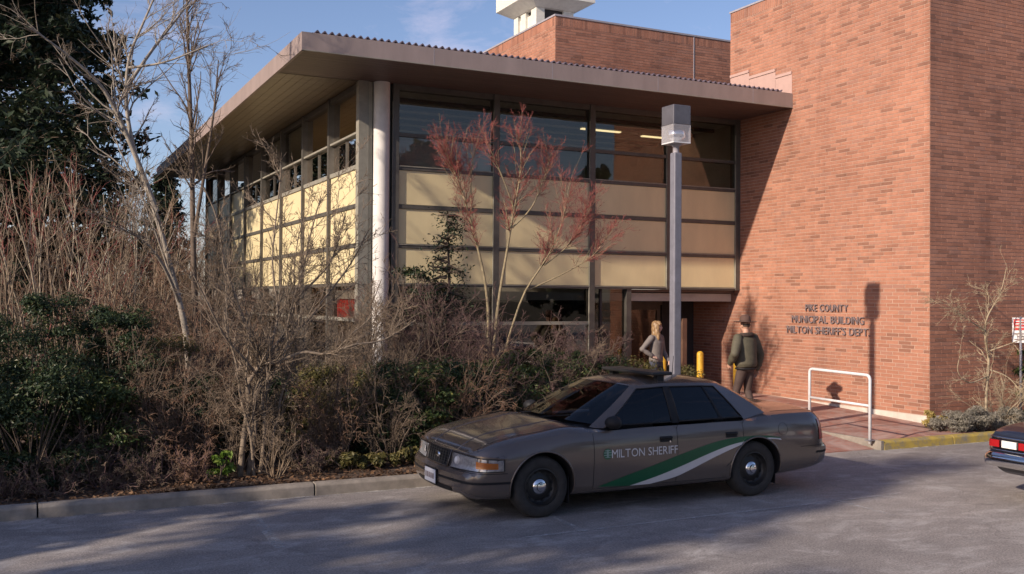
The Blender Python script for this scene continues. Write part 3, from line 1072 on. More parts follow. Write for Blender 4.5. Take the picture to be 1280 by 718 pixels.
def stems_to_segs(polys):
    """polys: list of (points, r0, r1) -> segments, plus arrays for spawning"""
    S = []
    for pts, r0, r1 in polys:
        pts = np.array(pts, float)
        n = len(pts)
        # smooth the polyline
        t = np.linspace(0, n - 1, (n - 1) * 4 + 1)
        Q = np.stack([np.interp(t, range(n), pts[:, k]) for k in range(3)], 1)
        for _ in range(3):
            Q[1:-1] = (Q[:-2] + 2 * Q[1:-1] + Q[2:]) / 4
        m_ = len(Q)
        rr = np.linspace(r0, r1, m_)
        S.append(np.concatenate([Q[:-1], Q[1:], rr[:-1, None], rr[1:, None], np.linspace(0, 1, m_ - 1)[:, None]], 1))
    return np.concatenate(S)


def spawn(r, S, m_, ang, length, rr=.5, start=.0, up=0.0, rmin=.003):
    """new branch starts along existing segments"""
    ch = r.choice(np.where(S[:, 8] >= start)[0], m_)
    b = r.random(m_)
    base = S[ch, 0:3] + (S[ch, 3:6] - S[ch, 0:3]) * b[:, None]
    d0 = unit(S[ch, 3:6] - S[ch, 0:3])
    a = r.uniform(*ang, m_)
    side = unit(np.cross(d0, unit(r.normal(0, 1, (m_, 3)))))
    D = unit(d0 * np.cos(a)[:, None] + side * np.sin(a)[:, None] + np.array([0, 0, up]))
    L = r.uniform(*length, m_)
    R = np.maximum(np.minimum(S[ch, 7] * .8, S[ch, 6] * rr), rmin)
    return base, D, L, R


def leaf_mesh(name, r, C, N, size, aspect=.5, fold=.25, sj=.35, droop=0.0):
    """C leaf centres, N preferred normals"""
    n = len(C)
    N = unit(N + r.normal(0, .55, (n, 3)))
    a = unit(np.cross(N, unit(r.normal(0, 1, (n, 3)))))
    a[:, 2] -= droop
    a = unit(a)
    b = unit(np.cross(N, a))
    s = size * (1 + r.uniform(-sj, sj, n))[:, None]
    V = np.stack([C - a * s * .5, C + b * s * aspect * .5 + N * s * fold * .3, C + a * s * .5, C - b * s * aspect * .5 + N * s * fold * .3], 1)
    return quads_mesh(name, V.reshape(-1, 3), np.arange(n * 4).reshape(n, 4))


def veg_part(name, me, mat, parent):
    return link_mesh(name, me, mat, parent, local=False)


def crown(A, B, bark, twig, parent):
    """branches and twigs of one plant in one mesh, two barks"""
    me = seg_mesh('crown', np.concatenate([A, B]), 4)
    me.materials.append(bark)
    me.materials.append(twig)
    idx = np.zeros(len(me.polygons), dtype=np.int32)
    idx[len(A) * 4:] = 1
    me.polygons.foreach_set('material_index', idx)
    return veg_part('crown', me, None, parent)


def bare_shrub(label, base, height, spread, n_stems, bark, twig, seed, dens=1.0, r0=.018, group=None, name='bare_shrub', cat='shrub', lean=(0, 0), jit=.13, fine=.0032, trop=.10, third=True):
    r = np.random.default_rng(seed)
    base = np.array(base, float)
    o = thing(name, label, cat, tuple(base), group=group)
    a = r.uniform(0, 2 * np.pi, n_stems)
    tl = r.uniform(.05, 1.0, n_stems) * spread / height
    D = unit(np.stack([np.cos(a) * tl + lean[0], np.sin(a) * tl + lean[1], np.ones(n_stems)], 1))
    P = base + np.stack([np.cos(a), np.sin(a), np.zeros(n_stems)], 1) * r.uniform(.01, .09, n_stems)[:, None] * min(1, spread) - np.array([0, 0, .05])
    L = height * r.uniform(.65, 1.1, n_stems)
    R = r0 * r.uniform(.7, 1.2, n_stems)
    lv = [dict(n=8, jit=jit * .6, trop=.03, tip=.35),
          dict(n=5, kids=9 * dens, jit=jit, trop=trop, ang=(.3, .8), ratio=(.3, .55), rr=.5, start=.2, rmin=fine * 1.5),
          dict(n=4, kids=5 * dens, jit=jit * 1.3, trop=trop, ang=(.3, .9), ratio=(.35, .6), rr=.55, start=.1, rmin=fine)]
    if third:
        lv.append(dict(n=2, kids=3 * dens, jit=jit * 1.4, trop=trop * .5, ang=(.3, .9), ratio=(.35, .6), rr=.6, start=.1, rmin=fine * .8))
    out = grow(r, P, D, L, R, lv)
    veg_part('stems', seg_mesh('stems', out[0], 6), bark, o)
    crown(out[1], np.concatenate(out[2:]), bark, twig, o)
    return o


def leafy_shrub(label, base, rx, ry, h, n, leaf, size, seed, aspect=.42, group=None, name='evergreen_shrub', cat='shrub', clumps=38, bottom=.0, droop=.2, lift=0.5, stem=None):
    r = np.random.default_rng(seed)
    base = np.array(base, float)
    o = thing(name, label, cat, tuple(base), group=group)
    # clumps over the volume
    u = unit(r.normal(0, 1, (clumps, 3)))
    u[:, 2] = r.uniform(-.95, .95, clumps) ; u[:, :2] *= np.sqrt(np.maximum(.15, 1 - np.maximum(0, u[:, 2:3]) ** 2)) / np.maximum(.3, np.linalg.norm(u[:, :2], axis=1, keepdims=True))
    rad = r.uniform(.5, 1.08, clumps)[:, None]
    cc = base + np.array([0, 0, h * .47 + bottom]) + u * np.concatenate([rad, rad, np.ones((clumps, 1))], 1) * np.array([rx * .85, ry * .85, h * .45])
    cc[:, 2] = np.maximum(cc[:, 2], base[2] + .08)
    cr = r.uniform(.16, .40, clumps) * min(rx, ry, h) * 1.15
    k = r.integers(0, clumps, n)
    v = unit(r.normal(0, 1, (n, 3)))
    v[:, 2] = np.where(r.random(n) < .7, np.abs(v[:, 2]), v[:, 2])
    rr_ = r.random(n) ** .4
    C = cc[k] + v * (cr[k] * rr_)[:, None] * np.array([1.15, 1.15, .85])
    C[:, 2] = np.maximum(C[:, 2], base[2] + .01)
    N = v + np.array([0, 0, lift])
    veg_part('foliage', leaf_mesh('foliage', r, C, N, size, aspect, droop=droop), leaf, o)
    # stems run from the base to every clump
    S = []
    for c in cc:
        mid = base + (c - base) * .5 + r.normal(0, .06, 3) + np.array([0, 0, .05])
        S.append(([base + r.normal(0, .05, 3) * np.array([1, 1, 0]) - np.array([0, 0, .03]), mid, c], .012, .005))
    veg_part('stems', seg_mesh('stems', stems_to_segs(S), 4), stem or M['bark_dark'], o)
    return o


def conifer(label, base, height, radius, seed, n=26000, group=None, low=.05, name='conifer_tree', size=.30, leaf=None, dense=1.0):
    r = np.random.default_rng(seed)
    base = np.array(base, float)
    o = thing(name, label, 'tree', tuple(base), group=group)
    trunk = stems_to_segs([([base - np.array([0, 0, .1]), base + np.array([.1, .05, height * .5]), base + np.array([0, 0, height])], radius * .09 + .02, .015)])
    veg_part('trunk', seg_mesh('trunk', trunk, 8), M['bark_dark'], o)
    nb = int(150 * dense)
    f = r.random(nb) ** .85 * (1 - low) + low
    f.sort()
    a = r.uniform(0, 2 * np.pi, nb)
    L = radius * (1 - f) ** .75 * r.uniform(.7, 1.1, nb) + .25
    P = base + np.stack([np.zeros(nb), np.zeros(nb), f * height], 1)
    D = unit(np.stack([np.cos(a), np.sin(a), r.uniform(-.1, .35, nb)], 1))
    out = grow(r, P, D, L, np.full(nb, .03), [dict(n=7, jit=.10, trop=-.05, tip=.2), dict(n=3, kids=7, jit=.15, trop=-.08, ang=(.5, 1.1), ratio=(.25, .45), rr=.4, start=.2)])
    veg_part('branches', seg_mesh('branches', np.concatenate(out), 4), M['bark_dark'], o)
    S = np.concatenate(out)
    ch = r.integers(0, len(S), n)
    b = r.random(n)[:, None]
    C = S[ch, 0:3] + (S[ch, 3:6] - S[ch, 0:3]) * b + r.normal(0, .11, (n, 3)) * np.array([1, 1, .9]) + np.array([0, 0, -.06])
    veg_part('crown', leaf_mesh('crown', r, C, np.tile([[0, 0, .8]], (n, 1)), size, .45, droop=.45), leaf or M['leaf_conifer'], o)
    return o


def bare_tree(label, polys, bark, twig, seed, n1=40, red_from=2, len1=(.8, 2.0), lv=None, name='bare_tree', ang=(.35, .9), up=.25, start=.2, group=None, base=None, fine=.0032, jit=.14, k2=8, k3=5, k4=3, trop=.06):
    r = np.random.default_rng(seed)
    base = np.array(polys[0][0][0], float) if base is None else base
    o = thing(name, label, 'tree', tuple(base), group=group)
    S = stems_to_segs(polys)
    veg_part('trunk', seg_mesh('trunk', S, 8), bark, o)
    P, D, L, R = spawn(r, S, n1, ang, len1, .45, start, up)
    out = grow(r, P, D, L, R, lv or [dict(n=6, jit=jit, trop=trop, tip=.35),
                                     dict(n=4, kids=k2, jit=jit * 1.2, trop=trop, ang=(.35, .9), ratio=(.3, .6), rr=.55, start=.15, rmin=fine * 1.3),
                                     dict(n=3, kids=k3, jit=jit * 1.3, trop=trop, ang=(.35, .9), ratio=(.35, .6), rr=.6, start=.1, rmin=fine),
                                     dict(n=2, kids=k4, jit=jit * 1.3, trop=trop, ang=(.35, .9), ratio=(.35, .6), rr=.6, start=.1, rmin=fine * .85)])
    crown(np.concatenate(out[:red_from]), np.concatenate(out[red_from:]), bark, twig, o)
    return o


def on_bed(px, Y):
    p = at(px, 400, Y)
    return np.array([p[0], Y, gz(p[0], Y) - .02])


def top_at(px, py, Y):
    return at(px, py, Y)[2]


# --- far trees behind the thicket
b = on_bed(40, 31)
conifer('huge dark conifer filling the upper left corner', (b[0] - 1.6, 31, .3), 25, 5.6, 11, 115000, low=.02, size=.24, dense=2.3)
conifer('dark conifer behind the huge one, partly hidden', (at(40, 300, 40)[0], 40, .3), 21, 5.0, 12, 50000, size=.30, dense=1.6)
conifer('dark conifer cut off by the left edge', (at(-110, 300, 34)[0], 34, .3), 22, 5.0, 14, 40000, size=.30, dense=1.4)
b = on_bed(205, 46)
conifer('small dark conifer far behind the roof end', (b[0], 46, .3), 7.6, 1.9, 13, 12000, size=.22)
TT = [(-60, 27, 170, 'tall bare thicket tree cut off by the left edge', 0), (120, 31, 165, 'tall bare rusty tree before the huge conifer', 1), (172, 36, 222, 'tall bare brown tree right of the huge conifer', 1),
      (222, 40, 200, 'bare brown tree behind the far roof end', 0), (205, 28, 262, 'rusty thicket tree behind the slim bare tree', 1), (60, 26, 205, 'rusty thicket tree behind the red-tipped shrubs', 1),
      (150, 25, 250, 'brown thicket tree behind the leaning pale trunk', 0), (5, 24, 225, 'brown thicket tree at the left edge behind red-tipped shrubs', 0), (175, 22.5, 290, 'low rusty thicket tree left of the cream side panels', 1), (245, 27, 300, 'low brown thicket tree against the far side panels', 0)]
for i, (px, Y, py, lb, ru) in enumerate(TT):
    b = on_bed(px, Y)
    h = top_at(px, py, Y) - b[2]
    bare_shrub(lb, b, h, h * .42, 9, M['bark_dark'] if i % 2 else M['twig_brown'], M['twig_rust'] if ru else M['twig_brown'], 100 + i, dens=.8, r0=.028, group='bare thicket trees behind the left shrubs', name='thicket_tree', cat='tree', fine=.0038, jit=.17, trop=.03)

# --- pale leaning tree at left
Yt = 16.0
q = lambda x, y, Y=Yt: at(x, y, Y)
root = on_bed(243, Yt)
bare_tree('leaning bare tree with pale bark at left before the conifer', [
    ([root, q(236, 447), q(231, 404), q(214, 337), q(194, 262), q(168, 195), q(156, 129), q(160, 70), q(178, 32), q(200, -20)], .058, .012),
    ([q(196, 265), q(168, 190), q(132, 109, 15.8), q(86, 70, 15.6), q(39, 35, 15.4)], .045, .012),
    ([q(158, 110), q(190, 62, 16.3), q(234, 8, 16.6), q(250, -25, 16.7)], .03, .01),
    ([q(160, 85), q(205, 80, 15.7), q(262, 56, 15.4)], .022, .008),
    ([q(225, 380), q(205, 330, 15.6), q(180, 300, 15.3), q(150, 285, 15.1)], .03, .01)],
    M['bark_white'], M['twig_brown'], 21, n1=60, len1=(.6, 1.6), up=.15, start=.3, trop=.03, k2=6, k3=4, k4=2, fine=.0026)
root = on_bed(252, 17.2)
bare_tree('slim bare tree right of the pale leaning one', [
    ([root, q(244, 400, 17.2), q(241, 290, 17.2), q(240, 180, 17.2), q(236, 90, 17.2), q(234, 10, 17.2), q(232, -40, 17.2)], .06, .012),
    ([q(242, 300, 17.2), q(255, 220, 17), q(268, 140, 16.9), q(273, 75, 16.8)], .035, .008)],
    M['bark_dark'], M['twig_brown'], 22, n1=40, len1=(.5, 1.2), up=.2, start=.35, k2=6, k3=4, k4=2, fine=.0026)

# --- red-tipped shrubs with pale stems, far left
for i, (px, Y, py, lb) in enumerate(((10, 17.2, 235, 'red-tipped bare shrub at the left edge above evergreens'),
                                    (62, 17.8, 215, 'red-tipped bare shrub with pale stems, second from left edge'),
                                    (108, 17.0, 230, 'red-tipped bare shrub left of the leaning pale tree'),
                                    (150, 18.2, 260, 'red-tipped bare shrub just behind the leaning pale tree'),
                                    (-40, 18, 225, 'red-tipped bare shrub cut off by the left edge'))):
    b = on_bed(px, Y)
    h = top_at(px, py, Y) - b[2]
    bare_shrub(lb, b, h, h * .34, 8, M['bark_pale'] if i % 2 else M['twig_brown'], M['twig_red'] if i % 2 else M['twig_brown'], 130 + i, dens=.62, r0=.022, fine=.0042, jit=.10, trop=.12)

# --- brown twiggy shrubs between thicket and facade
for i, (px, Y, py, lb, tw) in enumerate(((285, 17.5, 300, 'brown twiggy shrub before the far cream panels', 'twig_brown'),
                                        (205, 18.0, 300, 'rusty twiggy shrub behind the leaning trunk', 'twig_rust'),
                                        (268, 15.2, 385, 'rusty brown shrub beside the leaning trunk foot', 'twig_rust'),
                                        (400, 16.6, 330, 'brown shrub before the red curtains', 'twig_brown'),
                                        (440, 15.4, 372, 'tangled brown shrub left of the white column foot', 'twig_brown'),
                                        (505, 16.6, 345, 'dark purple-brown shrub right of the white column', 'twig_purple'),
                                        (555, 16.2, 372, 'dark purple-brown twiggy shrub below the young spruce', 'twig_purple'),
                                        (610, 15.2, 395, 'purple-brown shrub at the maple foot', 'twig_purple'),
                                        (680, 15.6, 408, 'low purple-brown shrub below the front windows', 'twig_purple'),
                                        (745, 15.2, 425, 'low dark twiggy shrub left of the woman', 'twig_purple'),
                                        (480, 14.4, 415, 'grey-brown tangle before the white column', 'twig_brown'),
                                        (360, 15.0, 400, 'brown twiggy shrub behind the gnarled multi-stem tree', 'twig_brown'))):
    b = on_bed(px, Y)
    h = top_at(px, py, Y) - b[2]
    bare_shrub(lb, b, h, h * .75, 16, M['bark_dark'], M[tw], 160 + i, dens=1.15, r0=.016, jit=.20, trop=.02)

# --- gnarled multi-stem tree in front
Yg = 13.0
gq = lambda x, y, Y=Yg: at(x, y, Y)
rt = on_bed(318, Yg)
bare_tree('gnarled multi-stem bare tree near the kerb', [
    ([rt + np.array([-.16, 0, 0]), gq(305, 540), gq(312, 505), gq(308, 480), gq(322, 462), gq(326, 455), gq(306, 405, 12.9), gq(294, 372, 12.9), gq(280, 330, 12.8), gq(272, 270, 12.8), gq(255, 235, 12.7)], .040, .009),
    ([rt + np.array([-.04, .05, 0]), gq(320, 530), gq(316, 495), gq(330, 470), gq(327, 456), gq(345, 432, 13.3), gq(360, 410, 13.3), gq(375, 360, 13.5), gq(386, 300, 13.6), gq(400, 250, 13.7)], .038, .008),
    ([rt + np.array([.10, .02, 0]), gq(332, 535), gq(326, 500), gq(342, 470), gq(338, 430), gq(350, 395, 13.2), gq(338, 330, 13.2), gq(348, 250, 13.3), gq(352, 205, 13.3)], .026, .007),
    ([rt + np.array([.0, -.08, 0]), gq(314, 540, 12.9), gq(300, 500, 12.9), gq(296, 450, 12.85), gq(280, 410, 12.8), gq(284, 360, 12.8), gq(276, 310, 12.8)], .022, .006),
    ([rt + np.array([.16, .08, 0]), gq(345, 530, 13.1), gq(352, 490, 13.1), gq(368, 455, 13.1), gq(372, 400, 13.2), gq(366, 340, 13.2), gq(374, 290, 13.2)], .020, .006),
    ([gq(327, 458), gq(350, 452, 12.9), gq(380, 438, 12.8), gq(410, 446, 12.7), gq(440, 430, 12.6), gq(480, 428, 12.6), gq(520, 400, 12.6)], .028, .007),
    ([gq(350, 428, 13.3), gq(385, 402, 13.5), gq(400, 380, 13.6), gq(440, 330, 13.8), gq(462, 285, 13.9)], .024, .007),
    ([gq(322, 470), gq(298, 440, 12.7), gq(282, 425, 12.6), gq(262, 385, 12.5), gq(240, 340, 12.4)], .022, .007),
    ([gq(372, 372, 13.5), gq(405, 340, 13.6), gq(418, 320, 13.6), gq(432, 270, 13.7)], .018, .006)],
    M['bark_gn'], M['twig_brown'], 31, n1=150, len1=(.35, 1.1), up=.25, start=.08, k2=7, k3=4, k4=2, trop=.06, jit=.18)
bare_shrub('pale suckers sprouting at the gnarled tree foot', on_bed(345, 12.75), .75, .9, 10, M['twig_brown'], M['twig_brown'], 190, dens=.6, r0=.010, fine=.003, jit=.22)

# --- red maple before the front facade
Ym = 16.9
mq = lambda x, y, Y=Ym: at(x, y, Y)
rt = on_bed(606, Ym)
bare_tree('red-twigged bare maple before the cream front panels', [
    ([rt, mq(612, 400), mq(606, 345), mq(592, 290), mq(577, 235), mq(563, 205), mq(556, 185)], .036, .007),
    ([mq(592, 292), mq(588, 240), mq(590, 195), mq(597, 185)], .016, .006),
    ([rt + np.array([.06, 0, 0]), mq(622, 380), mq(632, 325, 16.8), mq(640, 275, 16.7), mq(650, 225, 16.6), mq(652, 195, 16.6), mq(648, 175, 16.6)], .034, .007),
    ([mq(643, 262, 16.7), mq(628, 220, 16.6), mq(612, 185, 16.5)], .016, .006),
    ([mq(640, 285, 16.7), mq(665, 262, 16.6), mq(680, 225, 16.6), mq(690, 190, 16.6)], .017, .006),
    ([rt + np.array([.1, .05, 0]), mq(650, 370, 16.7), mq(680, 330, 16.5), mq(702, 285, 16.4), mq(712, 230, 16.4)], .026, .006),
    ([mq(680, 332, 16.5), mq(715, 305, 16.4), mq(738, 262, 16.3)], .015, .005),
    ([mq(655, 365, 16.7), mq(700, 345, 16.5), mq(745, 320, 16.3), mq(760, 290, 16.2)], .015, .005)],
    M['bark_yel'], M['twig_red'], 41, n1=200, len1=(.35, .85), up=.3, start=.42, k2=8, k3=4, k4=1.5, trop=.07, jit=.12, ang=(.3, .9), fine=.0023, red_from=1)

# --- young spruce and rhododendron by the facade
b = on_bed(558, 17.4)
h = top_at(558, 268, 17.4) - b[2]
conifer('young dark spruce standing before the cream panels', b, h, .42, 51, 1900, low=.3, size=.075, name='young_spruce', dense=.35)
b = on_bed(520, 17.0)
leafy_shrub('dark rhododendron between white column and maple', b, .75, .55, top_at(520, 318, 17) - b[2], 3000, M['leaf_dark'], .10, 52, aspect=.34, name='rhododendron')

# --- evergreen bushes
ev = [((10, 14.2, 385), 1.0, .8, 'leaf_dark', 'large dark evergreen bush at the left edge', .06, 15000),
      ((72, 14.7, 355), 1.0, .8, 'leaf_dark', 'tallest dark evergreen bush, second from the left edge', .06, 16000),
      ((140, 14.5, 380), .9, .7, 'leaf_dark', 'dark evergreen bush left of the leaning trunk foot', .06, 13000),
      ((40, 13.2, 455), .95, .6, 'leaf_dark', 'low dark evergreen bush near the kerb at far left', .055, 11000),
      ((120, 13.5, 470), .8, .55, 'leaf_mid', 'low green bush before the tallest evergreen', .055, 6000),
      ((-60, 13.9, 420), 1.0, .8, 'leaf_dark', 'dark evergreen bush cut off by the left edge', .06, 9000),
      ((210, 15.2, 415), .7, .6, 'leaf_olive', 'olive bush around the leaning trunk foot', .055, 6500),
      ((415, 14.0, 450), .85, .6, 'leaf_olive', 'olive bush right of the gnarled tree', .06, 10000),
      ((475, 13.8, 448), .75, .6, 'leaf_dark', 'dark evergreen bush below the white column', .06, 9000),
      ((535, 13.7, 452), .80, .6, 'leaf_mid', 'sunlit green bush left of the car hood', .06, 10000),
      ((590, 14.1, 440), .85, .6, 'leaf_dark', 'dark evergreen bush behind the car hood', .06, 10000),
      ((650, 14.6, 432), .75, .6, 'leaf_mid', 'green bush left of the windshield', .06, 9000),
      ((705, 14.8, 432), .7, .55, 'leaf_mid', 'green leafy bush left of the car roof', .065, 7500),
      ((755, 14.8, 440), .65, .5, 'leaf_dark', 'dark low bush behind the car roof front', .06, 6500),
      ((800, 15.0, 448), .6, .5, 'leaf_olive', 'low olive bush at the foot of the woman', .06, 5000),
      ((858, 15.4, 458), .5, .45, 'leaf_olive', 'low olive bush right of the lamp post', .055, 3600),
      ((345, 14.3, 465), .7, .6, 'leaf_dark', 'dark bush directly behind the gnarled stems', .06, 7500),
      ((265, 14.2, 470), .7, .6, 'leaf_dark', 'dark bush between leaning trunk and gnarled stems', .06, 7000)]
for i, ((px, Y, py), rx, ry, lf, lb, sz, n_) in enumerate(ev):
    b = on_bed(px, Y)
    leafy_shrub(lb, b, rx, ry, max(.4, top_at(px, py, Y) - b[2]), int(n_ * (1.05 if px < 160 else .75)), M[lf], sz * (.8 + .06 * (i * 7 % 6)), 200 + i)
for i, (px, Y, rx, lb) in enumerate(((500, 12.85, .55, 'yellow-green ground plant at the kerb left of the car'), (440, 12.8, .5, 'olive ground plant between gnarled tree and car'), (560, 12.9, .5, 'low yellow-green plant hidden behind the car nose'))):
    leafy_shrub(lb, on_bed(px, Y), rx, .28, .22, 2200, M['leaf_olive'], .07, 230 + i, name='ground_plant', cat='plant', clumps=14)
leafy_shrub('small bright green plant beside the gnarled tree foot', on_bed(277, 12.85), .16, .16, .36, 260, M['leaf_bright'], .10, 240, name='small_plant', cat='plant', clumps=8)

# --- loose arching twigs before the bushes
for i, (px, Y, py, lb, tw) in enumerate(((375, 13.5, 445, 'arching brown twigs right of the gnarled stems', 'twig_brown'), (430, 13.3, 440, 'arching pale twigs before the olive bush', 'twig_rust'), (490, 13.2, 455, 'arching brown twigs below the white column', 'twig_brown'),
                                        (560, 13.6, 425, 'arching rusty twigs over the sunlit green bush', 'twig_rust'), (630, 14.0, 420, 'arching brown twigs behind the car hood', 'twig_purple'), (700, 14.4, 425, 'arching twigs over the bush left of the car roof', 'twig_brown'),
                                        (230, 13.6, 430, 'arching rusty twigs before the leaning trunk', 'twig_rust'), (170, 14.0, 400, 'arching brown twigs right of the dark evergreens', 'twig_brown'), (300, 13.4, 440, 'arching brown twigs left of the gnarled stems', 'twig_brown'))):
    b = on_bed(px, Y)
    h = top_at(px, py, Y) - b[2]
    bare_shrub(lb, b, h, h * .9, 13, M['bark_dark'], M[tw], 330 + i, dens=1.0, r0=.011, jit=.24, trop=-.02, fine=.0028)

# --- brambles along the front of the bed
for i, (px, Y, lb) in enumerate(((70, 12.75, 'low dead bramble at the kerb, far left'), (135, 12.85, 'low dead bramble below the evergreen bushes'), (195, 12.8, 'low dead bramble left of the small bright plant'), (245, 12.95, 'reddish low bramble beside the small bright plant'), (395, 13.0, 'low dead bramble right of the gnarled tree'), (15, 12.7, 'low dead bramble at the left edge by the kerb'), (165, 13.5, 'grey-brown bramble before the leaning trunk'), (100, 13.4, 'grey-brown bramble before the second evergreen bush'))):
    bare_shrub(lb, on_bed(px, Y), .55 + .25 * (i > 5), .9, 18, M['twig_purple'], M['twig_rust'] if i == 3 else M['twig_brown'], 250 + i, dens=.9, r0=.009, jit=.32, trop=-.05, fine=.003, name='bramble')

# --- right side: pale bare tree, lavender, green shrub
Yr = 12.62
rq = lambda x, y, Y=Yr: at(x, y, Y)
rt = np.array([rq(1232, 500)[0], Yr, .12])
bare_tree('pale bare sapling before the shaded brick wall', [
    ([rt, rq(1233, 480), rq(1237, 450), rq(1231, 425), rq(1232, 400), rq(1240, 385), rq(1252, 365), rq(1258, 335)], .028, .006),
    ([rq(1235, 470), rq(1210, 482, 12.5), rq(1195, 465, 12.45), rq(1200, 445, 12.4)], .014, .005),
    ([rq(1236, 462), rq(1260, 470, 12.4), rq(1275, 488, 12.3), rq(1285, 500, 12.3)], .014, .005),
    ([rq(1234, 440), rq(1262, 430, 12.4), rq(1290, 420, 12.3)], .014, .005),
    ([rq(1233, 415), rq(1210, 400, 12.5), rq(1190, 385, 12.5)], .012, .004)],
    M['twig_pale'], M['twig_pale'], 61, n1=60, len1=(.25, .7), up=.1, start=.1, k2=6, k3=4, k4=2, trop=.02, jit=.22, fine=.0024)
bare_shrub('straw-coloured tangle at the foot of the pale sapling', np.array([rt[0] + .25, 12.55, .12]), 1.35, .9, 12, M['twig_pale'], M['twig_pale'], 62, dens=.8, r0=.008, jit=.28, trop=-.02, fine=.0022)
for i, (px, h_, rx, lb) in enumerate(((1190, .34, .42, 'grey lavender clump nearest the brick corner'), (1222, .40, .42, 'grey lavender clump at the sapling foot'), (1262, .36, .4, 'grey lavender clump at the right edge'))):
    b = at(px, 500, 12.35); b[2] = .12
    leafy_shrub(lb, b, rx, .3, h_, 4200, M['leaf_grey'], .075, 270 + i, aspect=.16, name='lavender_clump', cat='plant', clumps=22, droop=-.5, lift=1.0)
b = at(1166, 500, 12.75); b[2] = .13
leafy_shrub('straw-yellow plant at the foot of the brick corner', b, .26, .2, .38, 700, M['leaf_straw'], .10, 280, aspect=.3, name='straw_plant', cat='plant', clumps=9)
b = at(1290, 500, 12.8); b[2] = .13
leafy_shrub('green shrub cut off by the right edge', b, .5, .3, 2.2, 3600, M['leaf_mid'], .08, 281)

# --- leaf litter on the bed
r = np.random.default_rng(90)
n_ = 15000
xx = r.uniform(-9, 9.5, n_); yy = 12.13 + r.random(n_) ** 1.8 * 5.0
C = np.stack([xx, yy, [gz(a, b_) + .012 for a, b_ in zip(xx, yy)]], 1)
C[:, 2] += .03 * (np.sin(xx * 2.1 + yy * 1.3) * .5 + np.sin(xx * .9 - yy * 2.7) * .5) + r.uniform(0, .03, n_) - .01
tag(link_mesh('leaf_litter', leaf_mesh('leaf_litter', r, C, np.tile([[0, 0, 1.6]], (n_, 1)), .065, .6), M['leaf_dead']), 'brown dead leaves lying over the planted bed', 'leaf litter', kind='stuff')

# --- trees across the road, out of the picture, whose shade lies over the car and the road
def shade_tree(label, x, y, h, crown_z, rx, ry, rz, n, seed, size=.34, cl=46):
    r = np.random.default_rng(seed)
    o = thing('roadside_tree', label, 'tree', (x, y, 0), group='roadside trees outside the picture')
    S = stems_to_segs([([(x, y, -.1), (x + .1, y, crown_z * .5), (x, y + .1, crown_z + rz * .6)], .22, .05)])
    veg_part('trunk', seg_mesh('trunk', S, 8), M['bark_dark'], o)
    u = unit(r.normal(0, 1, (cl, 3))) * r.uniform(.3, 1, (cl, 1))
    cc = np.array([x, y, crown_z]) + u * np.array([rx, ry, rz])
    S = [([(x, y, crown_z - rz * .8 + r.uniform(0, rz * .6)), (np.array([x, y, crown_z]) + c) / 2, c], .06, .015) for c in cc]
    veg_part('branches', seg_mesh('branches', stems_to_segs(S), 5), M['bark_dark'], o)
    k = r.integers(0, cl, n)
    C = cc[k] + unit(r.normal(0, 1, (n, 3))) * (r.random(n) ** .5 * r.uniform(.55, 1.0, cl)[k])[:, None]
    veg_part('crown', leaf_mesh('crown', r, C, r.normal(0, 1, (n, 3)), size, .6), M['leaf_dark'], o)


shade_tree('leafy roadside tree standing outside the picture at left, nearer the kerb', -13.0, 5.0, 12, 7.6, 2.2, 2.2, 3.2, 3800, 301, cl=30)
shade_tree('leafy roadside tree standing outside the picture at left, farther along', -17.0, 0.4, 11, 8.2, 2.2, 2.0, 2.6, 1300, 302, cl=16)
shade_tree('leafy roadside tree standing outside the picture at left, lowest crown', -9.0, 9.8, 7, 3.7, 2.0, 2.2, 1.7, 2600, 303, cl=24)
shade_tree('slender leafy roadside tree outside the picture at left, highest crown', -14.5, 3.9, 13, 11.0, 1.5, 1.1, 1.7, 1500, 304, cl=16)

# --- unseen trees added behind the camera to darken reflections in glass and car paint
for i, (x, y, h, rr_) in enumerate(((-6, -24, 13, 4.5), (4, -27, 15, 5), (14, -25, 13, 4.6), (24, -28, 15, 5.2), (34, -24, 13, 4.8), (44, -20, 14, 5), (54, -14, 14, 5), (63, -6, 13, 5), (-18, -27, 14, 5))):
    shade_tree(['added dense tree across the street behind the camera, far left', 'added dense tree across the street, second along', 'added dense tree across the street, third along', 'added dense tree across the street, fourth along', 'added dense tree across the street, fifth along', 'added dense tree across the street, sixth along', 'added dense tree down the street at right', 'added dense tree farthest down the street at right', 'added dense tree across the street beyond the far left one'][i], x, y, h, h * .52, rr_, rr_ * .8, h * .46, 2600, 400 + i, 1.0)

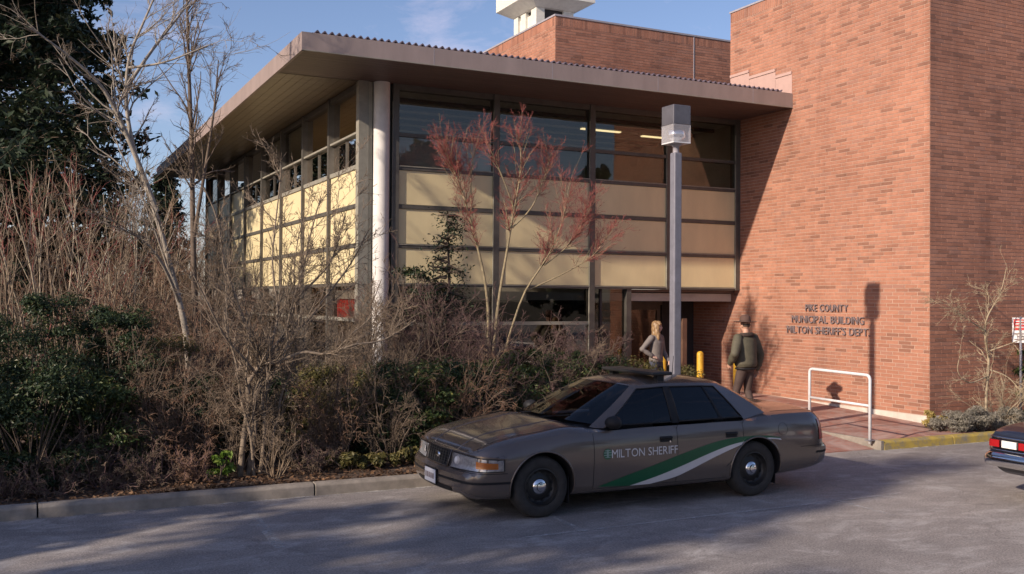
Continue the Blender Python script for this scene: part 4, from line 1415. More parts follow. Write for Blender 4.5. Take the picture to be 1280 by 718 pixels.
# ------------------------------------------------------------------ cars
def car_paint(name, c, flake=.3, rough=.27, coat=1.0, dirt=(0.16, 0.13, 0.10)):
    mt, n, l, b = nm(name)
    f = noise(n, l, 1.4, 6, .65)
    col = ramp(n, l, f, [(.3, tuple(x * .9 for x in c)), (.7, tuple(x * 1.1 for x in c))])
    # road film low on the body
    tc = n.new('ShaderNodeTexCoord')
    sp = n.new('ShaderNodeSeparateXYZ')
    l.new(tc.outputs['Object'], sp.inputs['Vector'])
    d2 = noise(n, l, 5, 7, .7)
    ma = n.new('ShaderNodeMath'); ma.operation = 'MULTIPLY_ADD'
    l.new(d2, ma.inputs[0]); ma.inputs[1].default_value = .35; l.new(sp.outputs['Z'], ma.inputs[2])
    df = ramp(n, l, ma.outputs['Value'], [(.32, (.55, .55, .55)), (.75, (.06, .06, .06))])
    mx = n.new('ShaderNodeMixRGB')
    mx.inputs['Color2'].default_value = (*dirt, 1)
    l.new(df, mx.inputs['Fac']); l.new(col, mx.inputs['Color1'])
    l.new(mx.outputs['Color'], b.inputs['Base Color'])
    b.inputs['Metallic'].default_value = flake
    b.inputs['Roughness'].default_value = rough
    b.inputs['Coat Weight'].default_value = coat
    b.inputs['Coat Roughness'].default_value = .08
    return mt


M['paint'] = car_paint('taupe_car_paint', (0.108, 0.086, 0.077))
M['paint2'] = car_paint('navy_car_paint', (0.012, 0.014, 0.028), .1, dirt=(0.05, 0.045, 0.04))
M['black'] = plain('black_trim', (0.014, 0.014, 0.016), .6, var=.3, spec=.25)
M['tyre'] = plain('tyre_rubber', (0.030, 0.028, 0.027), .85, var=.35, scale=12)
M['rimblack'] = plain('black_steel_rim', (0.022, 0.021, 0.021), .45, .2)
M['carglass'] = glassy('car_glass', (0.20, 0.22, 0.23), 1.55)
M['lampglass'] = glassy('headlamp_lens', (0.85, 0.86, 0.88), 1.5)
M['amber'] = plain('amber_lens', (0.75, 0.24, 0.02), .25, var=.08)
M['tailred'] = plain('red_lens', (0.30, 0.012, 0.015), .2, var=.1)
M['whitelens'] = plain('white_lens', (0.7, 0.68, 0.66), .2, var=.05)
M['decal_green'] = plain('green_decal', (0.005, 0.085, 0.036), .4, var=.1)
M['decal_white'] = plain('white_decal', (0.55, 0.54, 0.55), .45, var=.06)
M['decal_grey'] = plain('pale_green_decal', (0.22, 0.30, 0.27), .45)
M['seat'] = plain('seat_cloth', (0.05, 0.048, 0.05), .9)
M['lampbowl'] = plain('headlamp_bowl', (0.62, 0.62, 0.64), .25, .6, var=.3, scale=30)
M['plate'] = plain('licence_plate', (0.62, 0.63, 0.68), .45, var=.05)


def interp(tab, xs_, k):
    """monotone-ish smooth interpolation of a table column"""
    t = np.array(tab)
    x, y = t[:, 0], t[:, k]
    d = np.gradient(y, x)
    out = []
    for v in xs_:
        i = int(np.clip(np.searchsorted(x, v) - 1, 0, len(x) - 2))
        h = x[i + 1] - x[i]
        s = (v - x[i]) / h
        out.append((2 * s**3 - 3 * s**2 + 1) * y[i] + (s**3 - 2 * s**2 + s) * h * d[i] + (-2 * s**3 + 3 * s**2) * y[i + 1] + (s**3 - s**2) * h * d[i + 1])
    return np.array(out)


def smooth_profile(pts, n):
    """arc-length Catmull-Rom resample of a 2-D polyline"""
    P = np.array(pts, float)
    seg = np.linalg.norm(np.diff(P, axis=0), axis=1)
    s = np.concatenate([[0], np.cumsum(seg)])
    d = np.stack([np.gradient(P[:, k], s) for k in range(2)], 1)
    out = []
    for v in np.linspace(0, s[-1], n):
        i = int(np.clip(np.searchsorted(s, v) - 1, 0, len(s) - 2))
        h = s[i + 1] - s[i]
        t = (v - s[i]) / h
        out.append((2 * t**3 - 3 * t**2 + 1) * P[i] + (t**3 - 2 * t**2 + t) * h * d[i] + (-2 * t**3 + 3 * t**2) * P[i + 1] + (t**3 - t**2) * h * d[i + 1])
    return np.array(out)


def loft_body(tab, prof, lean, xs_, K=44, bul_f=.07, bul_r=.05, ncap=15):
    """closed body shell. tab rows: x, half width, bottom z, shoulder z, centre top z"""
    W, ZB, ZS, ZT = (interp(tab, xs_, k) for k in (1, 2, 3, 4))
    rings = []
    for i, x in enumerate(xs_):
        pts = prof(W[i], ZB[i], ZS[i], ZT[i], x)
        q = smooth_profile(pts, K)
        rings.append([(x + lean(x, z), max(0.0, y), z) for y, z in q])
    V, Fc = [], []
    nst = len(xs_)
    idx = {}
    for i in range(nst):
        for k in range(K):
            x, y, z = rings[i][k]
            idx[i, k, 1] = len(V); V.append((x, y, z))
            if k in (0, K - 1):
                idx[i, k, -1] = idx[i, k, 1]
            else:
                idx[i, k, -1] = len(V); V.append((x, -y, z))
    for i in range(nst - 1):
        for k in range(K - 1):
            for s in (1, -1):
                Fc.append((idx[i, k, s], idx[i + 1, k, s], idx[i + 1, k + 1, s], idx[i, k + 1, s]))
    for i, bul, sg in ((0, bul_f, -1), (nst - 1, bul_r, 1)):
        grid_ = []
        for k in range(K):
            x, y, z = rings[i][k]
            row = []
            for c in range(ncap + 1):
                f = -1 + 2 * c / ncap
                if k in (0, K - 1):
                    row.append(idx[i, k, 1]); continue
                if c == 0: row.append(idx[i, k, -1]); continue
                if c == ncap: row.append(idx[i, k, 1]); continue
                row.append(len(V)); V.append((x + sg * bul * (1 - f * f) * min(1, y / .5), y * f, z))
            grid_.append(row)
        for k in range(K - 1):
            for c in range(ncap):
                f = [grid_[k][c], grid_[k][c + 1], grid_[k + 1][c + 1], grid_[k + 1][c]]
                f = list(dict.fromkeys(f))
                if len(f) >= 3: Fc.append(tuple(f))
    mb = MB(); mb.v, mb.f = V, Fc
    return mb.mesh('body_shell')


def cut_wells(me, axles, zc, rad, yin):
    """wheel openings by boolean"""
    ob = bpy.data.objects.new('cut', me); COL.objects.link(ob)
    cm = MB()
    for ax in axles:
        for s in (1, -1):
            c = MB().lathe([(0, yin), (rad, yin), (rad, 1.3), (0, 1.3)], 48, Matrix.Translation((ax, 0, zc)) @ Matrix.Rotation(math.radians(-90 * s), 4, 'X'))
            cm.add(c.v, c.f)
    cme = cm.mesh('cutter', merge=1e-5)
    co = bpy.data.objects.new('cutter', cme); COL.objects.link(co)
    md = ob.modifiers.new('b', 'BOOLEAN'); md.object = co; md.operation = 'DIFFERENCE'; md.solver = 'EXACT'
    dg = bpy.context.evaluated_depsgraph_get()
    out = bpy.data.meshes.new_from_object(ob.evaluated_get(dg))
    bpy.data.objects.remove(ob); bpy.data.objects.remove(co)
    return out


def split_faces(me, classify):
    """dict name -> mesh of the faces with that class"""
    vs = np.empty(len(me.vertices) * 3); me.vertices.foreach_get('co', vs); vs = vs.reshape(-1, 3)
    groups = {}
    for p in me.polygons:
        groups.setdefault(classify(p.center, p.normal), []).append(tuple(p.vertices))
    out = {}
    for nme, fs in groups.items():
        used = sorted({i for f in fs for i in f})
        mp = {v: i for i, v in enumerate(used)}
        m2 = bpy.data.meshes.new(nme)
        m2.from_pydata([tuple(vs[i]) for i in used], [], [tuple(mp[i] for i in f) for f in fs])
        m2.update()
        out[nme] = m2
    return out


def bvh_of(me):
    return BVHTree.FromPolygons([v.co[:] for v in me.vertices], [tuple(p.vertices) for p in me.polygons])


def side_hit(bv, x, z, s, off=.004):
    h = bv.ray_cast(Vector((x, s * 3, z)), Vector((0, -s, 0)))
    return h[0] + h[1] * off * (1 if h[1].y * s > 0 else -1) if h[0] is not None else Vector((x, s * .99, z))


def around_hit(bv, ang, z, cx, off=.004, R=4):
    """from outside towards the vertical axis at x = cx; ang 0 is straight ahead (-x), +90 the +y side"""
    d = Vector((-math.cos(ang), math.sin(ang), 0))
    o = Vector((cx, 0, z)) + d * R
    h = bv.ray_cast(o, -d)
    if h[0] is None:
        return Vector((cx, 0, z)) + d * .9
    nrm_ = h[1] if h[1].dot(d) > 0 else -h[1]
    return h[0] + nrm_ * off


def ribbon(bv, xs_, zl, zh, s, rows=3, off=.004):
    return [[side_hit(bv, x, a + (b - a) * t / rows, s, off) for x, a, b in zip(xs_, zl, zh)] for t in range(rows + 1)]


def around_patch(bv, a0, a1, z0, z1, cx, na=14, nz=4, off=.004, shape=None):
    rows = []
    for j in range(nz + 1):
        row = []
        for i in range(na + 1):
            u, v = i / na, j / nz
            a, z = a0 + (a1 - a0) * u, z0 + (z1 - z0) * v
            if shape: a, z = shape(a, z, u, v)
            row.append(around_hit(bv, a, z, cx, off))
        rows.append(row)
    return rows


def seam(parent, pts, w=.0035):
    MB().tube(pts, w, 5).build('panel_gap', M['black'], parent)


def wheel(parent, x, y, z, R, s, hub=True, wd=.215):
    """s = +1 faces +y"""
    w = bpy.data.objects.new('wheel', None); COL.objects.link(w); w.parent = parent; w.empty_display_size = .1
    w.location = (x, y, z)
    T = Matrix.Rotation(math.radians(-90 * s), 4, 'X')
    rr = R * .615
    h = wd / 2
    sharp(MB().lathe([(rr, -h * .85), (rr + .02, -h), (R - .03, -h), (R - .008, -h * .8), (R, -h * .4), (R, h * .4), (R - .008, h * .8), (R - .03, h), (rr + .045, h * 1.02), (rr + .015, h * .98), (rr, h * .85)], 56, T).build('tyre', M['tyre'], w, fix=True), 50)
    rm = MB().lathe([(rr + .003, h * .92), (rr - .012, h * .95), (rr - .022, h * .6), (rr - .035, h * .35), (rr * .72, h * .30), (rr * .62, h * .48), (rr * .42, h * .52), (rr * .36, h * .35), (0, h * .35)], 48, T)
    ri = sharp(rm.build('rim', M['rimblack'], w), 60)
    MB().lathe([(rr, -h * .9), (rr, h * .9)], 40, T).build('rim_barrel', M['rimblack'], w, smooth=True)
    for k in range(12):
        a = 2 * math.pi * (k + .5) / 12
        c = T @ Vector((rr * .78 * math.cos(a), rr * .78 * math.sin(a), h * .33))
        hm = MB().lathe([(0, .004), (.018, .004), (.022, -.004)], 10, Matrix.Translation(c) @ T)
        hm.build('vent_hole', M['black'], w)
    if hub:
        sharp(MB().lathe([(.098, h * .34), (.092, h * .52), (.075, h * .66), (.05, h * .74), (.045, h * .84), (.02, h * .90), (0, h * .91)], 32, T).build('hub_cap', M['chrome'], w, smooth=True), 35)
    return w


# ---- patrol car: front at x = 0, nose towards -x, near (driver) side is -y in world as well
PC = thing('patrol_car', 'taupe sheriff patrol sedan with green and white swoosh parked at kerb', 'car', (5.18 - 1.04 * 1.018, 10.66, 0))
PC.scale = (1.018, 1.018, 1.018)
tab = [(0.00, .74, .28, .690, .715), (.05, .83, .25, .705, .738), (.14, .895, .235, .728, .770), (.32, .945, .225, .768, .822), (.65, .972, .215, .818, .886),
       (1.04, .985, .21, .868, .938), (1.45, .992, .205, .915, .988), (1.75, .995, .20, .925, .90), (2.1, .995, .20, .932, .80), (3.0, .995, .20, .945, .80), (3.7, .993, .205, .952, .83),
       (4.05, .990, .21, .955, .98), (4.35, .983, .225, .955, 1.035), (4.8, .965, .25, .950, 1.045), (5.1, .938, .27, .940, 1.035), (5.24, .905, .285, .925, 1.010), (5.33, .86, .30, .905, .975), (5.38, .79, .325, .88, .93)]


def prof(w, zb, zs, zt, x):
    e = 1.0
    return [(0, zb), (w * .55, zb), (w * .86, zb + .005), (w * .945, zb + .05), (w * .972, zb + .15), (w * .992, .50), (w, .60), (w * .997, .70),
            (w * .975, zs - .085), (w * .945, zs - .02), (w * .895, zs + (zt - zs) * .28), (w * .72, zs + (zt - zs) * .68), (w * .42, zs + (zt - zs) * .93), (0, zt)]


def lean(x, z):
    d = 0
    if x < .9: d += .20 * (1 - x / .9) ** 1.3
    if x > 4.25: d -= .17 * ((x - 4.25) / 1.13) ** 1.25
    if x < .8:
        k = (1 - x / .8) ** 2
        d += k * (.085 * sstep((z - .475) / .08) + .12 * max(0, z - .58) + .06 * sstep((.33 - z) / .12))
    if x > 4.8:
        k = ((x - 4.8) / .58) ** 2
        d -= k * (.09 * sstep((z - .525) / .08) + .14 * max(0, z - .62) + .10 * sstep((.38 - z) / .15))
    return d


xs_ = sorted(set([0, .025, .05, .09, .14, .2, .26, .32] + [round(.4 + .08 * i, 3) for i in range(60)] + [5.2, 5.24, 5.28, 5.31, 5.335, 5.36, 5.38, 1.66, 2.78, 3.74]))
xs_ = [x for x in xs_ if x <= 5.38]
shell = loft_body(tab, prof, lean, xs_)
shell = cut_wells(shell, (1.04, 3.951), .338, .378, .60)
bv = bvh_of(shell)


def cls(c, n):
    for ax in (1.04, 3.951):
        if abs(math.hypot(c.x - ax, c.z - .338) - .378) < .012 and abs(c.y) > .59 and c.z > .15 and abs(n.y) < .35: return 'wheel_arch' + ('_a' if ax < 2 else '_b') + ('_near' if c.y < 0 else '_far')
        if abs(abs(c.y) - .60) < .004 and math.hypot(c.x - ax, c.z - .338) < .379: return 'wheel_arch' + ('_a' if ax < 2 else '_b') + ('_near' if c.y < 0 else '_far')
    if c.z < .235 and n.z < -.6: return 'underbody'
    if 1.60 < c.x < 4.16 and abs(c.y) < .885 and n.z > .0 and c.z > .7: return 'parcel_deck'
    if c.x < .60 and c.z < .515: return 'front_bumper'
    if c.x > 4.55 and c.z < .565: return 'rear_bumper'
    if c.x < 1.66 and n.z > .75 and c.z > .68: return 'hood'
    if c.x > 4.16 and n.z > .75 and c.z > .85: return 'trunk_lid'
    if 1.66 < c.x < 2.78 and .27 < c.z: return 'front_door_near' if c.y < 0 else 'front_door_far'
    if 2.78 < c.x < 3.74 and .27 < c.z and math.hypot(c.x - 3.951, c.z - .338) > .50: return 'rear_door_near' if c.y < 0 else 'rear_door_far'
    if c.x <= 1.66 and c.z >= .3: return 'front_fender_near' if c.y < 0 else 'front_fender_far'
    return 'body'


pm = split_faces(shell, cls)
parts = {}
for k_, me in pm.items():
    kk = k_.split('_a_')[0].split('_b_')[0]
    mt = {'wheel_arch': M['black'], 'underbody': M['black'], 'parcel_deck': M['seat']}.get(kk, M['paint'])
    nme = kk.replace('_near', '').replace('_far', '')
    o = link_mesh(nme, me, mt, PC)
    sharp(o, 38)
    parts[k_] = o
near, far = parts['front_door_near'], parts['front_door_far']

# greenhouse: columns from the belt line to the roof rail
GC = [((1.47, 0, 1.000), (2.30, 0, 1.392)), ((1.485, .30, .998), (2.31, .22, 1.390)), ((1.53, .58, .985), (2.335, .42, 1.384)), ((1.715, .812, .957), (2.405, .568, 1.371)),
      ((1.77, .855, .948), (2.44, .592, 1.366)), ((1.87, .890, .944), (2.49, .612, 1.366)),
      ((2.76, .905, .952), (2.79, .640, 1.384)), ((2.86, .905, .953), (2.87, .640, 1.384)), ((3.46, .895, .958), (3.34, .628, 1.374)), ((3.50, .893, .958), (3.37, .626, 1.372)), ((3.80, .880, .962), (3.52, .612, 1.362)),
      ((4.20, .800, 1.000), (3.66, .575, 1.352)), ((4.30, .70, 1.022), (3.70, .50, 1.362)), ((4.37, .40, 1.036), (3.745, .30, 1.378)), ((4.39, 0, 1.040), (3.76, 0, 1.384))]


def gcol(c, h, s):
    (xb, yb, zb), (xh, yh, zh) = c
    bul = .020 * math.sin(math.pi * h)
    y = yb + (yh - yb) * h + (bul if yb > .5 else 0)
    return Vector((xb + (xh - xb) * h - (bul * .8 if xb < 1.7 else (-bul * .8 if xb > 4.1 else 0)), s * y, zb + (zh - zb) * h + (bul * .5 if yb < .6 else 0)))


def gpatch(j0, j1, h0, h1, s, inset=0.0, nh=7, sub=4):
    """rows over h, columns between GC[j0..j1]"""
    cols = []
    for j in range(j0, j1):
        for q_ in range(sub):
            t = q_ / sub
            cols.append(tuple(tuple(a + (b - a) * t for a, b in zip(p, q)) for p, q in zip(GC[j], GC[j + 1])))
    cols.append(GC[j1])
    rows = []
    for i in range(nh + 1):
        h = h0 + (h1 - h0) * i / nh
        row = []
        for c in cols:
            p = gcol(c, h, s)
            if inset:
                ctr = Vector((2.95, 0, p.z - .25))
                d = (p - ctr).normalized()
                p = p - d * inset
            row.append(p)
        rows.append(row)
    return rows


def both_half(j0, j1, h0, h1, inset, name, mat, mirror=True):
    mb = MB()
    for s in (1, -1):
        mb.grid(gpatch(j0, j1, h0, h1, s, inset))
    return sharp(mb.build(name, mat, PC, merge=.0005), 40)


both_half(0, 3, .03, .97, .004, 'windshield', M['carglass'])
both_half(11, 14, .06, .95, .004, 'rear_window', M['carglass'])
pil = MB()
for s in (1, -1):
    pil.grid(gpatch(3, 5, -.04, 1.0, s, 0))                       # A pillar
    pil.grid(gpatch(10, 11, -.06, 1.0, s, 0))                      # C pillar
    pil.grid(gpatch(5, 10, .90, 1.0, s, 0, 2))                     # roof rail
    pil.grid(gpatch(0, 3, .97, 1.0, s, 0, 1)); pil.grid(gpatch(11, 14, .95, 1.0, s, 0, 1)); pil.grid(gpatch(11, 14, -.08, .06, s, 0, 2))
sharp(pil.build('pillars', M['paint'], PC, merge=.0005), 40)
for s, fr, rr_ in ((-1, parts['front_door_near'], parts['rear_door_near']), (1, parts['front_door_far'], parts['rear_door_far'])):
    MB().grid(gpatch(5, 6, .02, .90, s, .006)).build('door_glass', M['carglass'], fr, smooth=True)
    MB().grid(gpatch(7, 8, .02, .90, s, .006)).build('door_glass', M['carglass'], rr_, smooth=True)
    MB().grid(gpatch(9, 10, .03, .88, s, .006)).build('quarter_glass', M['carglass'], rr_, smooth=True)
    MB().grid(gpatch(6, 7, -.02, .92, s, -.001)).build('door_pillar', M['black'], fr, smooth=True)
    MB().grid(gpatch(8, 9, -.02, .90, s, -.001)).build('window_divider', M['black'], rr_, smooth=True)
    # dark window surround, belt moulding
    for (j0, j1, pr_) in ((5, 6, fr), (7, 10, rr_)):
        top = [gcol(c, .905, s) for c in [GC[j] for j in range(j0, j1 + 1)]]
        bot = [gcol(c, .012, s) for c in [GC[j] for j in range(j0, j1 + 1)]]
        MB().tube(bot, .011, 6).build('belt_moulding', M['black'], pr_, smooth=True)
        MB().tube(top, .008, 6).build('window_trim', M['black'], pr_, smooth=True)
        for jj in (j0, j1):
            MB().tube([gcol(GC[jj], .01 + .895 * t / 6, s) for t in range(7)], .008, 6).build('window_trim', M['black'], pr_, smooth=True)
# roof skin: from the rail to the crown
out = [c[1] for c in GC]
fine_ = []
for j in range(len(out) - 1):
    for q_ in range(4):
        t = q_ / 4
        fine_.append(tuple(a + (b - a) * t for a, b in zip(out[j], out[j + 1])))
fine_.append(out[-1])
loop = [Vector(p) for p in fine_] + [Vector((p[0], -p[1], p[2])) for p in reversed(fine_[1:-1])]
ctr = Vector((3.0, 0, 1.446))
rows = []
for f in (1, .97, .92, .85, .75, .6, .45, .3, .15, .05):
    row = []
    for p in loop:
        q_ = Vector((ctr.x + (p.x - ctr.x) * f, p.y * f, 0))
        q_.z = p.z + (ctr.z - p.z) * (1 - f ** 2.4)
        row.append(q_)
    rows.append(row + [row[0]])
sharp(MB().grid(rows).build('roof', M['paint'], PC, merge=.0005), 40)

# seams
for s, k_ in ((-1, 'near'), (1, 'far')):
    d1, d2 = parts['front_door_' + k_], parts['rear_door_' + k_]
    seam(d1, [side_hit(bv, 1.66 + .03 * max(0, .45 - z), z, s, 0) for z in np.linspace(.27, .93, 14)])
    seam(d1, [side_hit(bv, 2.78, z, s, 0) for z in np.linspace(.27, .94, 14)])
    zz = np.linspace(.40, .94, 14)
    seam(d2, [side_hit(bv, 3.74 - max(0, .62 - z) * 1.1, z, s, 0) for z in zz])
    seam(d1, [side_hit(bv, x, .27, s, 0) for x in np.linspace(1.66, 2.78, 12)])
    seam(d2, [side_hit(bv, x, .27, s, 0) for x in np.linspace(2.78, 3.50, 8)])
    # body-side crease moulding
    for (xa, xb_, pr_) in ((1.46, 1.655, parts['front_fender_' + k_]),):
        pass
    # handles
    for (xh, pr_) in ((2.62, d1), (3.56, d2)):
        rows = [[side_hit(bv, xh + dx, .775 + dz, s, .003) for dx in np.linspace(-.085, .085, 7)] for dz in (-.032, 0, .032)]
        MB().grid(rows).build('handle_recess', M['black'], pr_)
        MB().tube([side_hit(bv, xh + dx, .79, s, .018 - 2.2 * dx * dx) for dx in np.linspace(-.08, .08, 7)], .013, 8).build('door_handle', M['black'], pr_, smooth=True)
    kp = side_hit(bv, 2.675, .745, s, .004)
    MB().lathe([(0, .002), (.011, .002), (.011, -.004)], 12, Matrix.Translation(kp) @ Matrix.Rotation(math.radians(-90 * s), 4, 'X')).build('lock', M['chrome'], d1)
    # mirror
    mp = Vector((1.90, s * .93, 1.0))
    mr = MB()
    mr.grid([[mp + Vector((dx * (1 - .2 * abs(vv)), s * (.045 + .095 * uu), .07 * vv)) for uu in np.linspace(0, 1, 2)] for vv, dx in ((-1, .02), (1, .02))])
    mm = MB().lathe([(0, -.075), (.05, -.07), (.078, -.03), (.085, .02), (.08, .055), (0, .06)], 16, Matrix.Translation(mp + Vector((-.01, s * .075, 0))) @ Matrix.Rotation(math.radians(90), 4, 'Y') @ Matrix.Scale(1.25, 4, (0, 1, 0)) @ Matrix.Scale(.85, 4, (1, 0, 0)))
    mo = mm.build('mirror', M['black'], d1, smooth=True)
    MB().tube([mp + Vector((0, s * -.06, -.05)), mp + Vector((0, s * .03, -.02))], .025, 8).build('mirror_arm', M['black'], mo, smooth=True)
    # bumper rub strips
    a0, a1 = math.radians(12), math.radians(73)
    MB().grid(around_patch(bv, s * a0, s * a1, .402, .428, 1.0, 22, 2, .004)).build('rub_strip', M['black'], parts['front_bumper'])
    MB().grid(around_patch(bv, math.pi - s * math.radians(4), math.pi - s * math.radians(56), .468, .494, 4.3, 22, 2, .004)).build('rub_strip', M['black'], parts['rear_bumper'])
    seam(parts['rear_bumper'], [around_hit(bv, math.pi - s * math.radians(a), .568, 4.3, .001) for a in np.linspace(0, 70, 22)], .004)
    seam(parts['front_bumper'], [around_hit(bv, s * math.radians(a), .517, 1.0, .001) for a in np.linspace(28, 68, 14)], .004)
    # headlamp: wraps round the corner
    def hl(a, z, u, v):
        lo = .530 + .014 * u
        hi = .694 - .034 * u ** 1.5 - .010 * (1 - u)
        return a, lo + (hi - lo) * v
    hp = parts['front_fender_' + k_]
    H0, H1 = s * math.radians(24), s * math.radians(66)
    MB().grid(around_patch(bv, H0, H1, .6, .72, 1.0, 20, 5, .0015, hl)).build('headlamp_housing', M['lampbowl'], hp, smooth=True)
    hb = MB().grid(around_patch(bv, H0, H1, .6, .72, 1.0, 20, 5, .014, hl)).build('headlight', M['lampglass'], hp, smooth=True)
    MB().grid(around_patch(bv, s * math.radians(50), s * math.radians(62.5), .6, .7, 1.0, 8, 3, .008, lambda a, z, u, v: (a, .566 + (.640 - .012 * u - .566) * v))).build('turn_signal', M['amber'], hb, smooth=True)
    c = around_hit(bv, s * math.radians(32), .612, 1.0, .004)
    MB().lathe([(0, .014), (.03, .010), (.048, .0)], 18, Matrix.Translation(c) @ Vector((-1, s * .5, .1)).to_track_quat('Z', 'Y').to_matrix().to_4x4()).build('lamp_bulb', M['whitelens'], hb, smooth=True)
    fr_ = [around_hit(bv, H0 + (H1 - H0) * t / 20, hl(0, 0, t / 20, 1)[1] + .004, 1.0, .006) for t in range(21)]
    fr2 = [around_hit(bv, H0 + (H1 - H0) * t / 20, hl(0, 0, t / 20, 0)[1] - .004, 1.0, .006) for t in range(21)]
    MB().tube(fr_ + list(reversed(fr2)) + [fr_[0]], .005, 5).build('lamp_bezel', M['black'], hb)
    # tail lamp wraps the rear corner
    T0, T1 = math.pi - s * math.radians(22), math.pi - s * math.radians(54)
    tl = MB().grid(around_patch(bv, T0, T1, .64, .89, 4.3, 14, 6, .008)).build('tail_light', M['tailred'], parts['rear_bumper'] if False else PC, smooth=True)
    MB().grid(around_patch(bv, T0 + (T1 - T0) * .05, T0 + (T1 - T0) * .45, .70, .77, 4.3, 8, 2, .011)).build('reverse_lens', M['whitelens'], tl, smooth=True)
# hood and trunk shut lines
for s in (1, -1):
    seam(parts['hood'], [bv.ray_cast(Vector((x, s * (.70 + .12 * min(1, (x - .2) / 1.2)), 2)), Vector((0, 0, -1)))[0] for x in np.linspace(.28, 1.52, 16)])
    seam(parts['trunk_lid'], [bv.ray_cast(Vector((x, s * .80, 2)), Vector((0, 0, -1)))[0] for x in np.linspace(4.3, 5.15, 12)])
    # crease lines pressed in the hood
    MB().tube([bv.ray_cast(Vector((x, s * (.34 + .10 * (x - .3)), 2)), Vector((0, 0, -1)))[0] - Vector((0, 0, .006)) for x in np.linspace(.3, 1.5, 14)], .012, 8).build('hood_crease', M['paint'], parts['hood'], smooth=True)
# grille, emblem, plates
def gr_shape(a, z, u, v):
    k = 1 - .10 * (1 - v)
    return a * k, .525 + (.700 - .525) * v
grl = MB().grid(around_patch(bv, math.radians(-23), math.radians(23), .6, .73, 1.0, 20, 5, .008, gr_shape)).build('grille', M['black'], parts['hood'] if False else PC, smooth=True)
for t in range(9):
    a = math.radians(-20 + 5 * t)
    MB().tube([around_hit(bv, a * .95, .535, 1.0, .012), around_hit(bv, a, .690, 1.0, .012)], .0035, 4).build('grille_bar', M['rimblack'], grl)
for z in (.555, .585, .615, .645, .672):
    MB().tube([around_hit(bv, math.radians(-21 + 3 * t), z, 1.0, .012) for t in range(15)], .0035, 4).build('grille_bar', M['rimblack'], grl)
gt = [around_hit(bv, gr_shape(math.radians(-23 + 46 * t / 16), 0, t / 16, 1)[0], .704, 1.0, .01) for t in range(17)]
gb = [around_hit(bv, gr_shape(math.radians(-23 + 46 * t / 16), 0, t / 16, 0)[0], .521, 1.0, .01) for t in range(17)]
MB().tube(gt + list(reversed(gb)) + [gt[0]], .006, 6).build('grille_surround', M['paint'], grl, smooth=True)
c = around_hit(bv, 0, .615, 1.0, .016)
em = MB().lathe([(0, .014), (.030, .011), (.036, .0)], 24, Matrix.Translation(c) @ Matrix.Rotation(math.radians(-90), 4, 'Y') @ Matrix.Scale(2.0, 4, (0, 1, 0))).build('emblem', M['chrome'], grl, smooth=True)
c = around_hit(bv, 0, .39, 1.0, .012)
pl = MB().box(c.x - .012, c.x, -.155, .155, .315, .465).build('licence_plate', M['plate'], parts['front_bumper'], bevel=.003)
MB().box(c.x - .005, c.x + .01, -.165, .165, .305, .475).build('plate_frame', M['black'], pl)
for (q0, q1) in ((-.12, -.075), (-.06, -.02), (-.005, .035), (.05, .085), (.1, .13)):
    MB().box(c.x - .0135, c.x - .0122, q0, q1, .36, .42).build('plate_character', M['letter'], pl)
MB().grid(around_patch(bv, math.radians(-30), math.radians(30), .285, .335, 1.0, 16, 2, .006)).build('lower_intake', M['black'], parts['front_bumper'], smooth=True)
cr_ = around_hit(bv, math.pi, .78, 4.3, .01)
MB().box(cr_.x - .01, cr_.x + .006, -.16, .16, .72, .86).build('rear_plate', M['plate'], parts['trunk_lid'])
# light bar across the roof
lb = MB().box(2.70, 3.0, -.58, .58, 1.466, 1.508).build('light_bar', M['rimblack'], PC, bevel=.018)
for s in (1, -1):
    MB().box(2.80, 2.90, s * .50 - .04, s * .50 + .04, 1.395, 1.47).build('bar_foot', M['black'], lb, bevel=.005)
    MB().box(2.715, 2.995, s * .50 - .055, s * .50 + .055, 1.475, 1.50).build('bar_lens', M['hood'], lb)
MB().tube([(3.40, 0, 1.42), (3.42, 0, 1.66)], .004, 5).build('antenna', M['black'], PC)
# cowl, wipers, interior
MB().box(1.56, 1.80, -.72, .72, .90, .955).build('dashboard', M['black'], PC, bevel=.03)
for y0_ in (-.1, .42):
    MB().tube([(1.46, y0_, .99), (1.62, y0_ - .42, 1.045)], .007, 5).build('wiper', M['black'], PC)
for (xx, yy, wd) in ((2.62, -.40, .25), (2.62, .40, .25)):
    st = MB().box(xx - .07, xx + .07, yy - wd, yy + wd, .6, 1.08).build('front_seat', M['seat'], PC, bevel=.04)
    MB().box(xx - .02, xx + .08, yy - .14, yy + .14, 1.09, 1.24).build('headrest', M['seat'], st, bevel=.03)
MB().box(3.55, 3.75, -.66, .66, .6, 1.06).build('rear_seat', M['seat'], PC, bevel=.05)
MB().tube([Vector((2.02 + .05 * math.sin(t), -.40 + .18 * math.cos(t), .95 + .17 * math.sin(t))) for t in np.linspace(0, 2 * math.pi, 22)], .014, 6).build('steering_wheel', M['black'], PC, smooth=True)
MB().box(2.95, 2.97, -.6, .6, .8, 1.3).build('prisoner_screen', M['carglass'], PC)

# wheels
for ax in (1.04, 3.951):
    for s in (-1, 1):
        wheel(PC, ax, s * .825, .334, .334, s)
# rolled lips round the wheel openings
for s in (-1, 1):
    for ax in (1.04, 3.951):
        pts = []
        for t in np.linspace(math.radians(-8), math.radians(188), 30):
            x_, z_ = ax + .388 * math.cos(t), .338 + .388 * math.sin(t)
            pts.append(side_hit(bv, x_, z_, s, .002))
        pts = [p for p in pts if abs(p.y) > .85]
        MB().tube(pts, .010, 8).build('arch_lip', M['paint'], PC, smooth=True)
# mud guards
for s in (-1, 1):
    for ax in (1.04, 3.951):
        MB().box(ax + .335, ax + .345, s * .80 - .11, s * .80 + .11, .13, .42).build('mud_flap', M['black'], PC)

